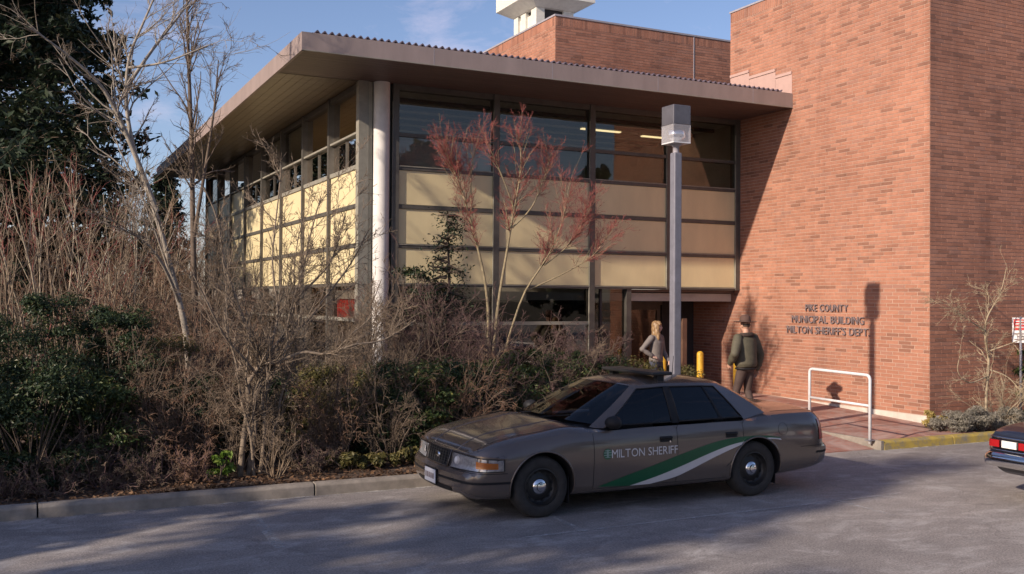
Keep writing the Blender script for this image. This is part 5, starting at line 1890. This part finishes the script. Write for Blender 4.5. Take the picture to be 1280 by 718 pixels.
# livery: swoosh, words, badge (both sides)
def words_on_side(txt, xa, xb_, zc, cap, s, parent, mat):
    adv, tot, gap = [], 0, .11
    for ch in txt:
        if ch == ' ':
            adv.append(None); tot += .30
        else:
            me, a, b_ = glyph(ch); adv.append((me, a, b_)); tot += b_ - a + gap
    tot -= gap
    sx = (xb_ - xa) / tot
    u = 0
    for ch, q_ in zip(txt, adv):
        if q_ is None:
            u += .30; continue
        me, a, b_ = q_
        m2 = bpy.data.meshes.new('letter')
        zt_ = max(v.co.z for v in me.vertices)
        fs = [tuple(p.vertices) for p in me.polygons if p.normal.z > .9]
        us = sorted({i for f in fs for i in f}); mp_ = {v: i for i, v in enumerate(us)}
        vv = []
        for i in us:
            co = me.vertices[i].co
            xl = xa + (u + co.x - a) * sx
            if s > 0: xl = xa + xb_ - xl
            vv.append(side_hit(bv, xl, zc - cap / 2 + co.y * cap / .70, s, .0045))
        m2.from_pydata(vv, [], [tuple(mp_[i] for i in f) for f in fs])
        m2.update()
        link_mesh('letter', m2, mat, parent)
        u += b_ - a + gap


for s, k_ in ((-1, 'near'), (1, 'far')):
    gx = np.array([1.72, 2.09, 2.42, 2.86, 3.32, 3.68, 4.04, 4.30]); gzv = np.array([.292, .395, .478, .598, .702, .740, .738, .705])
    mx_ = np.array([2.15, 2.52, 2.86, 3.2, 3.56, 3.92, 4.15, 4.31]); mz = np.array([.272, .360, .458, .566, .658, .700, .707, .690])
    wx = np.array([2.42, 2.75, 2.98, 3.32, 3.68, 3.98, 4.20, 4.33]); wz = np.array([.272, .327, .403, .529, .641, .684, .690, .668])
    def curve_pts(x_, z_, n=40):
        t = np.linspace(0, 1, len(x_)); T = np.linspace(0, 1, n)
        tx = interp(np.stack([t, x_], 1), T, 1); tz = interp(np.stack([t, z_], 1), T, 1)
        return tx, tz
    A, B, Cc = curve_pts(gx, gzv), curve_pts(mx_, mz), curve_pts(wx, wz)
    def band(P, Q, name, mat):
        rows = [[side_hit(bv, P[0][i] + (Q[0][i] - P[0][i]) * t / 4, P[1][i] + (Q[1][i] - P[1][i]) * t / 4, s, .0035) for i in range(40)] for t in range(5)]
        return MB().grid(rows).build(name, mat, PC, smooth=True)
    band(A, B, 'green_stripe', M['decal_green'])
    band(B, Cc, 'white_stripe', M['decal_white'])
    words_on_side('MILTON SHERIFF', 1.885, 2.775, .652, .092, s, parts['front_door_' + k_], M['decal_white'])
    bx0 = 1.83 if s < 0 else 2.86
    rows = []
    for f in (0.02, 1):
        rows.append([side_hit(bv, bx0 + .055 * f * math.cos(t), .652 + .06 * f * math.sin(t), s, .0035) for t in np.linspace(0, 2 * math.pi, 25)])
    bd = MB().grid(rows).build('badge', M['decal_green'], parts['front_door_' + k_])
    for (z0_, z1_, hw) in ((.685, .695, .035), (.662, .672, .05), (.635, .645, .05), (.612, .620, .035)):
        MB().grid([[side_hit(bv, bx0 + dx, z, s, .0048) for dx in np.linspace(-hw, hw, 5)] for z in (z0_, z1_)]).build('badge_line', M['decal_grey'], bd)
    MB().grid([[side_hit(bv, bx0 + dx, z, s, .0052) for dx in (-.012, .012)] for z in (.61, .65, .70)]).build('badge_line', M['decal_grey'], bd)
# fuel door
seam(PC, [side_hit(bv, 4.36 + .075 * math.cos(t), .80 + .075 * math.sin(t), -1, 0) for t in np.linspace(0, 2 * math.pi, 25)], .0025)

# ---- the second car: old dark sedan driving off to the right, only its tail in the picture
C2 = thing('old_sedan', 'old navy sedan with chrome bumper, only its tail showing at right', 'car', (16.02, 7.62, 0), math.pi)
tab2 = [(0.00, .80, .34, .76, .78), (.06, .88, .30, .79, .81), (.2, .93, .27, .82, .85), (.7, .96, .25, .86, .90), (1.3, .97, .24, .90, .96), (1.7, .97, .24, .91, .90), (2.2, .97, .24, .92, .80), (3.2, .97, .24, .92, .80), (3.6, .97, .24, .92, .93),
        (3.9, .965, .25, .915, .965), (4.4, .955, .27, .895, .945), (4.9, .935, .29, .865, .905), (5.1, .91, .31, .845, .875), (5.18, .87, .33, .83, .85)]
def lean2(x, z):
    d = 0
    if x > 4.7:
        k = ((x - 4.7) / .48) ** 2
        d -= k * (.05 * sstep((z - .80) / .06) + .06 * sstep((.5 - z) / .15))
    return d
xs2 = [0, .03, .06, .12] + [round(.2 + .1 * i, 3) for i in range(49)] + [5.08, 5.12, 5.15, 5.18]
sh2 = loft_body(tab2, prof, lean2, xs2, 40, .06, .05)
sh2 = cut_wells(sh2, (1.0, 3.95), .33, .37, .58)
bv2 = bvh_of(sh2)
def cls2(c, n):
    for ax in (1.0, 3.95):
        if abs(math.hypot(c.x - ax, c.z - .33) - .37) < .012 and abs(c.y) > .57 and abs(n.y) < .35: return 'wheel_arch' + ('_a' if ax < 2 else '_b') + ('_near' if c.y < 0 else '_far')
        if abs(abs(c.y) - .58) < .004 and math.hypot(c.x - ax, c.z - .33) < .372: return 'wheel_arch' + ('_a' if ax < 2 else '_b') + ('_near' if c.y < 0 else '_far')
    if 1.55 < c.x < 3.7 and abs(c.y) < .86 and n.z > 0 and c.z > .7: return 'parcel_deck'
    if c.x > 3.72 and n.z > .7 and c.z > .8: return 'trunk_lid'
    if c.x < 1.5 and n.z > .7 and c.z > .7: return 'hood'
    return 'body'
for k_, me in split_faces(sh2, cls2).items():
    k_ = k_.split('_a_')[0].split('_b_')[0]
    sharp(link_mesh(k_, me, {'wheel_arch': M['black'], 'parcel_deck': M['seat']}.get(k_, M['paint2']), C2), 38)
GC_keep = GC
GC = [((a[0] * .97 + .0 - (.02 if a[0] > 3 else 0) - (.42 if a[0] > 4 else .2 if a[0] > 3.4 else 0), a[1] * .97, a[2] - .035), (b_[0] * .97 - (.15 if b_[0] > 3.2 else 0), b_[1] * 1.02, b_[2] - .02)) for a, b_ in GC_keep]
def half2(j0, j1, h0, h1, inset, name, mat):
    mb = MB()
    for s in (1, -1): mb.grid(gpatch(j0, j1, h0, h1, s, inset))
    sharp(mb.build(name, mat, C2, merge=.0005), 40)
half2(0, 3, .03, .97, .004, 'windshield', M['carglass'])
half2(11, 14, .06, .95, .004, 'rear_window', M['carglass'])
for s in (1, -1):
    MB().grid(gpatch(5, 6, .02, .9, s, .006)).build('side_window', M['carglass'], C2, smooth=True)
    MB().grid(gpatch(7, 10, .02, .9, s, .006)).build('side_window', M['carglass'], C2, smooth=True)
pil = MB()
for s in (1, -1):
    for a_ in ((3, 5, -.06, 1.0), (10, 11, -.1, 1.0), (6, 7, -.05, 1.0), (5, 10, .9, 1.0), (0, 3, .97, 1.0), (11, 14, .95, 1.0), (11, 14, -.2, .06)):
        pil.grid(gpatch(*a_, s, 0, 2 if a_[3] - a_[2] < .3 else 7))
sharp(pil.build('pillars', M['paint2'], C2, merge=.0005), 40)
outl = [c[1] for c in GC]
loop = [Vector(p) for p in outl] + [Vector((p[0], -p[1], p[2])) for p in reversed(outl[1:-1])]
ctr = Vector((2.85, 0, 1.42))
rows = []
for f in (1, .95, .85, .65, .4, .1):
    row = [Vector((ctr.x + (p.x - ctr.x) * f, p.y * f, p.z + (ctr.z - p.z) * (1 - f ** 2.4))) for p in loop]
    rows.append(row + [row[0]])
sharp(MB().grid(rows).build('roof', M['paint2'], C2, merge=.0005), 40)
GC = GC_keep
for ax in (1.0, 3.95):
    for s in (-1, 1):
        wheel(C2, ax, s * .80, .33, .33, s, wd=.19)
# chrome bumper wrapping the tail, tail lamps in a chrome frame
bp_ = []
for z, off in ((.40, .02), (.425, .07), (.47, .095), (.53, .10), (.565, .085), (.58, .04)):
    bp_.append([around_hit(bv2, math.pi + math.radians(a), .50, 4.2, off) + Vector((0, 0, z - .50)) for a in np.linspace(-62, 62, 41)])
sharp(MB().grid(bp_).build('rear_bumper', M['chrome'], C2, smooth=True), 50)
bp_ = []
for z, off in ((.36, .02), (.385, .07), (.43, .09), (.50, .085), (.53, .03)):
    bp_.append([around_hit(bv2, math.radians(a), .48, 1.0, off) + Vector((0, 0, z - .48)) for a in np.linspace(-62, 62, 41)])
sharp(MB().grid(bp_).build('front_bumper', M['chrome'], C2, smooth=True), 50)
def tl2(a0, a1, z0, z1, off, name, mat, par):
    return MB().grid(around_patch(bv2, math.pi + math.radians(a0), math.pi + math.radians(a1), z0, z1, 4.2, 14, 4, off)).build(name, mat, par, smooth=True)
for s in (1, -1):
    fr_ = tl2(s * 13, s * 50, .595, .757, .010, 'lamp_frame', M['chrome'], C2)
    tl2(s * 36, s * 44.5, .635, .72, .018, 'tail_light', M['tailred'], fr_)
    tl2(s * 25, s * 34.5, .635, .72, .018, 'reverse_light', M['whitelens'], fr_)
    tl2(s * 15.5, s * 23.5, .635, .72, .018, 'tail_light', M['tailred'], fr_)
    for (z, nme) in ((.755, 'chrome_strip'), (.598, 'chrome_strip')):
        MB().tube([around_hit(bv2, math.pi + math.radians(s * a), z, 4.2, .008) for a in np.linspace(0, 56, 24)], .010, 6).build(nme, M['chrome'], C2, smooth=True)
    MB().lathe([(0, .02), (.045, .01), (.06, 0)], 18, Matrix.Translation(around_hit(bv2, math.radians(s * 32), .68, 1.0, .004)) @ Matrix.Rotation(math.radians(-90), 4, 'Y')).build('headlight', M['whitelens'], C2, smooth=True)
    MB().tube([side_hit(bv2, x, .60, s, .004) for x in np.linspace(.4, 4.9, 40)], .008, 5).build('side_strip', M['chrome'], C2)
c = around_hit(bv2, math.pi, .68, 4.2, .01)
MB().box(c.x - .01, c.x + .006, -.155, .155, .61, .755).build('rear_plate', M['plate'], C2)

# ------------------------------------------------------------------ people
M['skin'] = plain('skin', (0.48, 0.27, 0.19), .55, var=.08)
M['skin_pale'] = plain('pale_skin', (0.56, 0.36, 0.28), .55, var=.06)
M['hair_blond'] = plain('blond_hair', (0.24, 0.145, 0.068), .5, var=.6, scale=22, stretch=(3, 3, .4))
M['hair_dark'] = plain('dark_hair', (0.06, 0.04, 0.03), .6)
M['jacket_olive'] = plain('olive_jacket', (0.085, 0.075, 0.05), .75, var=.3, scale=7, bmp=.5, bscale=22)
M['fur'] = plain('brown_fur', (0.045, 0.03, 0.025), .95, var=.5, scale=40, bmp=1.0, bscale=90)
M['trouser_brown'] = plain('brown_trousers', (0.065, 0.042, 0.036), .8, var=.2, bmp=.3, bscale=18)
M['hat'] = plain('brown_felt_hat', (0.085, 0.045, 0.035), .85, var=.15)
M['jacket_grey'] = plain('grey_jacket', (0.17, 0.145, 0.135), .8, var=.2, bmp=.4, bscale=25)
M['jeans'] = plain('dark_jeans', (0.04, 0.045, 0.07), .8)
M['shoe'] = plain('black_shoe', (0.02, 0.018, 0.018), .4)
M['eye'] = plain('eye_dark', (0.03, 0.025, 0.02), .2)
M['lip'] = plain('lips', (0.42, 0.15, 0.13), .5)


def remeshed(mb, name, mat, parent, vox, it=4):
    me = mb.mesh(name)
    ob = bpy.data.objects.new(name, me); COL.objects.link(ob)
    md = ob.modifiers.new('r', 'REMESH'); md.mode = 'VOXEL'; md.voxel_size = vox
    sm = ob.modifiers.new('s', 'SMOOTH'); sm.iterations = it; sm.factor = .5
    dg = bpy.context.evaluated_depsgraph_get()
    out = bpy.data.meshes.new_from_object(ob.evaluated_get(dg))
    bpy.data.objects.remove(ob)
    out.materials.clear()
    return link_mesh(name, out, mat, parent, smooth=True)


def ring_stack(mb, rings, sides=20):
    """rings: (x, y, z, rx, ry)"""
    P = []
    for (x, y, z, rx, ry) in rings:
        P.append([(x + rx * math.cos(2 * math.pi * k / sides), y + ry * math.sin(2 * math.pi * k / sides), z) for k in range(sides)])
    n = len(P)
    vs = [p for r_ in P for p in r_]
    fs = [(i * sides + k, i * sides + (k + 1) % sides, (i + 1) * sides + (k + 1) % sides, (i + 1) * sides + k) for i in range(n - 1) for k in range(sides)]
    fs += [tuple(range(sides - 1, -1, -1)), tuple((n - 1) * sides + k for k in range(sides))]
    mb.add(vs, fs)


def chain(mb, pts, rad, sides=12):
    """tapered limb with rounded ends"""
    pts = [Vector(p) for p in pts]
    mb.tube(pts, rad, sides)
    for p, r_ in zip(pts, rad):
        ball(mb, p, (r_, r_, r_))


def ball(mb, c, r_, n=10):
    prof_ = [(max(1e-4, math.sin(math.pi * i / n)), -math.cos(math.pi * i / n)) for i in range(n + 1)]
    mb.lathe(prof_, 14, Matrix.Translation(Vector(c)) @ Matrix.Diagonal((*r_, 1)))


def hand(mb, wrist, d, palm_n, side, curl=.5, k=1.0):
    """palm and five unequal bent fingers. d: direction of the hand, palm_n: out of the palm, side +1 when the thumb lies along d x palm_n"""
    w, d, n_ = Vector(wrist), Vector(d).normalized(), Vector(palm_n)
    n_ = (n_ - d * n_.dot(d)).normalized()
    a = d.cross(n_) * side
    for t in (.25, .6, 1.0):
        for u in (-.028, -.01, .01, .028):
            ball(mb, w + d * (.085 * t * k) + a * (u * k), (.015 * k, .015 * k, .015 * k), 6)
    for u, ln, in ((.030, .070), (.010, .080), (-.010, .074), (-.029, .058)):
        b = w + d * (.088 * k) + a * (u * k)
        p = [b]
        dd = d.copy()
        for s_, f in ((.45, curl), (.32, curl * 1.2), (.23, curl)):
            dd = (dd * math.cos(f) + n_ * math.sin(f)).normalized() if dd is d or True else dd
            p.append(p[-1] + dd * (ln * s_ * k))
            n2 = (n_ - dd * n_.dot(dd))
            if n2.length > .05: pass
        mb.tube(p, [.0095 * k, .009 * k, .0085 * k, .007 * k], 8)
        ball(mb, p[-1], (.007 * k,) * 3, 6)
    b = w + d * (.025 * k) + a * (.034 * k)
    t1 = b + (d * .6 + a * .7 + n_ * .2).normalized() * (.035 * k)
    t2 = t1 + (d * .9 + a * .2 + n_ * .35).normalized() * (.03 * k)
    mb.tube([b, t1, t2], [.012 * k, .0105 * k, .008 * k], 8)
    ball(mb, t2, (.008 * k,) * 3, 6)


def figure(spec, name_label):
    """spec holds joint positions in the figure's own frame (faces +y, right hand at +x)"""
    S = spec
    P = thing('person', name_label, 'person', S['loc'], S['rz'])
    P.scale = (S['k'],) * 3
    J = {q_: Vector(v) for q_, v in S['j'].items()}
    body = MB()
    f = S.get('fem', 0)
    ring_stack(body, [(0, 0, .88, .13, .09), (0, 0, .96, .165, .105), (0, 0, 1.08, .145 - .02 * f, .095), (0, .01, 1.2, .15 - .015 * f, .10), (0, .01, 1.33, .175 - .015 * f, .11), (0, 0, 1.43, .17 - .02 * f, .095), (0, -.005, 1.49, .10, .075), (0, 0, 1.53, .058, .06), (0, .01, 1.60, .054, .058)])
    hc = J['head']
    hr = Matrix.Rotation(S.get('head_rz', 0), 4, 'Z')
    def hp(x, y, z): return hc + (hr @ Vector((x, y, z)))
    def hball(x, y, z, r_): 
        mb_ = MB(); ball(mb_, (0, 0, 0), r_)
        T = Matrix.Translation(hp(x, y, z)) @ hr
        body.add([T @ Vector(v) for v in mb_.v], mb_.f)
    hball(0, -.005, .02, (.076, .096, .10)); hball(0, .02, -.045, (.060, .072, .072)); hball(0, .045, -.085, (.032, .035, .026))
    hball(0, .098, -.022, (.014, .020, .018)); hball(0, .090, .0, (.010, .014, .03)); hball(0, .088, -.062, (.022, .012, .012))
    for s in (1, -1):
        hball(s * .077, -.005, -.01, (.010, .020, .032)); hball(s * .045, .06, -.03, (.026, .024, .022))
    body.tube([(0, 0, 1.50), hc + Vector((0, -.005, -.05))], [.058, .052], 12)
    for s, q_ in ((1, 'r'), (-1, 'l')):
        chain(body, [J['sh_' + q_], (J['sh_' + q_] + J['el_' + q_]) / 2, J['el_' + q_], J['wr_' + q_]], [.052, .046, .037, .027])
        d = (J['wr_' + q_] - J['el_' + q_]).normalized()
        hand(body, J['wr_' + q_] + d * .015, S.get('hd_' + q_, d), S.get('pn_' + q_, (-s, 0, 0)), S.get('ts_' + q_, s), S.get('curl_' + q_, .35))
        chain(body, [(s * .09, 0, .93), (Vector((s * .09, 0, .93)) + J['kn_' + q_]) / 2, J['kn_' + q_], J['kn_' + q_] * .6 + J['an_' + q_] * .4, J['an_' + q_]], [.085, .075, .055, .052, .036])
        fd = Vector(S.get('ft_' + q_, (0, 1, 0)))
        chain(body, [J['an_' + q_] + Vector((0, -.02, -.04)), J['an_' + q_] + fd * .15 + Vector((0, 0, -.06))], [.035, .028])
    remeshed(body, 'body', S['skin'], P, .0095, 3)
    # jacket
    jk = MB()
    w = S.get('bulk', 0)
    hem = S.get('hem', .90)
    ring_stack(jk, [(0, 0, hem, .168 + w * .6, .118 + w * .6), (0, 0, hem + .06, .175 + w, .125 + w), (0, 0, 1.08, .165 + w - .022 * f, .118 + w), (0, .008, 1.2, .168 + w - .018 * f, .12 + w), (0, .01, 1.33, .19 + w * .7 - .02 * f, .125 + w * .7), (0, 0, 1.42, .185 + w * .5 - .02 * f, .108 + w * .5), (0, 0, 1.475, .125, .085), (0, 0, 1.51, .072, .07)], 26)
    for q_ in 'rl':
        a, b, c = J['sh_' + q_], J['el_' + q_], J['wr_' + q_]
        cu = c - (c - b).normalized() * .02
        chain(jk, [a, (a + b) / 2, b, (b + cu) / 2, cu], [.066 + w * .4, .060 + w * .5, .054 + w * .4, .048 + w * .5, .041 + w * .2])
        # sleeve folds
        for t in (.3, .55, .8):
            p = b + (cu - b) * t
            ball(jk, p + Vector((.006, -.006, 0)), (.052 + w * .4,) * 2 + (.02,), 8)
    remeshed(jk, 'jacket', S['jacket'], P, .012, 4)
    # trousers and shoes
    tr = MB()
    ring_stack(tr, [(0, 0, .84, .15, .11), (0, 0, .92, .172, .115), (0, 0, 1.02, .158, .108)], 22)
    for s, q_ in ((1, 'r'), (-1, 'l')):
        h0 = Vector((s * .088, 0, .90))
        chain(tr, [h0, (h0 + J['kn_' + q_]) / 2, J['kn_' + q_], (J['kn_' + q_] + J['an_' + q_]) / 2, J['an_' + q_] + Vector((0, 0, .0))], [.098, .088, .070, .066, .058])
    remeshed(tr, 'trousers', S['trousers'], P, .012, 4)
    for q_ in 'rl':
        sh = MB()
        fd = Vector(S.get('ft_' + q_, (0, 1, 0)))
        an = J['an_' + q_]
        chain(sh, [an + Vector((0, 0, -.03)) - fd * .03, an + fd * .06 + Vector((0, 0, -.045)), an + fd * .16 + Vector((0, 0, -.055))], [.045, .042, .033])
        sh.add([an + fd * u + fd.cross(Vector((0, 0, 1))) * v + Vector((0, 0, z)) for u in (-.08, .2) for v in (-.04, .04) for z in (-.095, -.075)], [(0, 1, 3, 2), (4, 6, 7, 5), (0, 4, 5, 1), (2, 3, 7, 6), (0, 2, 6, 4), (1, 5, 7, 3)])
        remeshed(sh, 'shoe', M['shoe'], P, .010, 3)
    # face
    for s in (1, -1):
        e = MB(); ball(e, hp(s * .031, .079, .008), (.012, .008, .007), 8)
        e.build('eye', M['eye'], P, smooth=True)
        MB().tube([hp(s * .015, .091, .026), hp(s * .032, .09, .031), hp(s * .048, .080, .026)], .004, 5).build('eyebrow', S['hair'], P)
    MB().tube([hp(-.022, .094, -.058), hp(0, .100, -.056), hp(.022, .094, -.058)], [.003, .005, .003], 6).build('mouth', M['lip'], P, smooth=True)
    return P, hp, hr


# officer, seen from behind, walking to the entrance
off, hp, hr = figure(dict(loc=(12.2, 14.80, gz(12.2, 14.8)), rz=math.radians(8), k=1.045, skin=M['skin'], jacket=M['jacket_olive'], trousers=M['trouser_brown'], hair=M['hair_dark'], bulk=.055, hem=.92, head_rz=math.radians(-12),
    j=dict(head=(0, .02, 1.665), sh_r=(.205, 0, 1.435), el_r=(.32, -.05, 1.14), wr_r=(.33, .03, .87), sh_l=(-.205, 0, 1.435), el_l=(-.37, -.08, 1.17), wr_l=(-.28, .12, .98),
           kn_r=(.105, .05, .49), an_r=(.10, -.10, .095), kn_l=(-.10, .13, .49), an_l=(-.095, .16, .095)), pn_r=(-1, 0, 0), pn_l=(1, 0, 0), ts_r=-1, ts_l=1, curl_r=.5, curl_l=.6),
    'uniformed officer in brown campaign hat and olive jacket, seen from behind')
# fur collar, hat, belt, radio
cl_ = MB()
cl_.tube([Vector((.118 * math.cos(t), .095 * math.sin(t) - .012, 1.492 + .012 * math.sin(-t))) for t in np.linspace(0, 2 * math.pi, 26)], .033, 10, flat=1.25)
remeshed(cl_, 'collar', M['fur'], off, .012, 2)
T = Matrix.Translation(hp(0, 0, .062)) @ hr
sharp(MB().lathe([(0, -.012), (.10, -.010), (.190, -.004), (.206, .004), (.197, .008), (.105, .004), (.099, .02), (.096, .06), (.088, .098), (.06, .122), (.025, .128), (0, .112)], 40, T @ Matrix.Scale(1.08, 4, (0, 1, 0))).build('hat', M['hat'], off), 50)
MB().lathe([(.1015, .006), (.1005, .026)], 32, T @ Matrix.Scale(1.08, 4, (0, 1, 0))).build('hat_band', M['fur'], off, smooth=True)
hb = MB()
ball(hb, hp(0, -.018, .01), (.079, .090, .062)); remeshed(hb, 'hair', M['hair_dark'], off, .01, 2)
MB().box(.17, .235, -.05, .03, .88, 1.0).build('radio', M['black'], off, bevel=.01)
MB().tube([Vector((.205 * math.cos(t), .158 * math.sin(t), .895)) for t in np.linspace(0, 2 * math.pi, 30)], .016, 6).build('belt', M['black'], off, smooth=True)

# woman, facing right and towards us, hand on hip
wom, hp, hr = figure(dict(loc=(11.42, 16.6, gz(11.42, 16.6)), rz=math.radians(-158), k=.965, skin=M['skin_pale'], jacket=M['jacket_grey'], trousers=M['jeans'], hair=M['hair_blond'], bulk=.008, hem=.93, fem=1, head_rz=math.radians(30),
    j=dict(head=(0, .02, 1.655), sh_r=(.175, 0, 1.425), el_r=(.36, -.10, 1.20), wr_r=(.21, .04, 1.06), sh_l=(-.175, 0, 1.425), el_l=(-.23, .02, 1.14), wr_l=(-.22, .16, .95),
           kn_r=(.10, .02, .49), an_r=(.11, 0, .095), kn_l=(-.10, .06, .49), an_l=(-.11, .05, .095)), hd_r=(-.8, .5, -.3), pn_r=(-.3, -.4, -.6), pn_l=(1, 0, 0), ts_r=1, ts_l=1, curl_r=.3, curl_l=.5),
    'blond woman in grey jacket with hand on hip by the lamp post')
hb = MB()
def hl_(x, y, z, r_):
    mb_ = MB(); ball(mb_, (0, 0, 0), r_)
    T_ = Matrix.Translation(hp(x, y, z)) @ hr
    hb.add([T_ @ Vector(v) for v in mb_.v], mb_.f)
hl_(0, -.028, .035, (.092, .092, .098)); hl_(0, -.055, -.05, (.090, .065, .10)); hl_(0, -.06, -.15, (.095, .055, .11)); hl_(0, .03, .10, (.07, .05, .028))
for s in (1, -1):
    hl_(s * .084, .0, -.02, (.028, .062, .09)); hl_(s * .095, .005, -.12, (.032, .05, .09)); hl_(s * .105, .03, -.21, (.028, .036, .08)); hl_(s * .10, .045, -.16, (.02, .025, .06)); hl_(s * .055, .06, .062, (.04, .035, .03))
remeshed(hb, 'hair', M['hair_blond'], wom, .011, 3)
sc = MB()
sc.tube([Vector((.085 * math.cos(t), .078 * math.sin(t), 1.495)) for t in np.linspace(0, 2 * math.pi, 24)], .026, 8)
remeshed(sc, 'jacket_collar', M['jacket_grey'], wom, .012, 2)
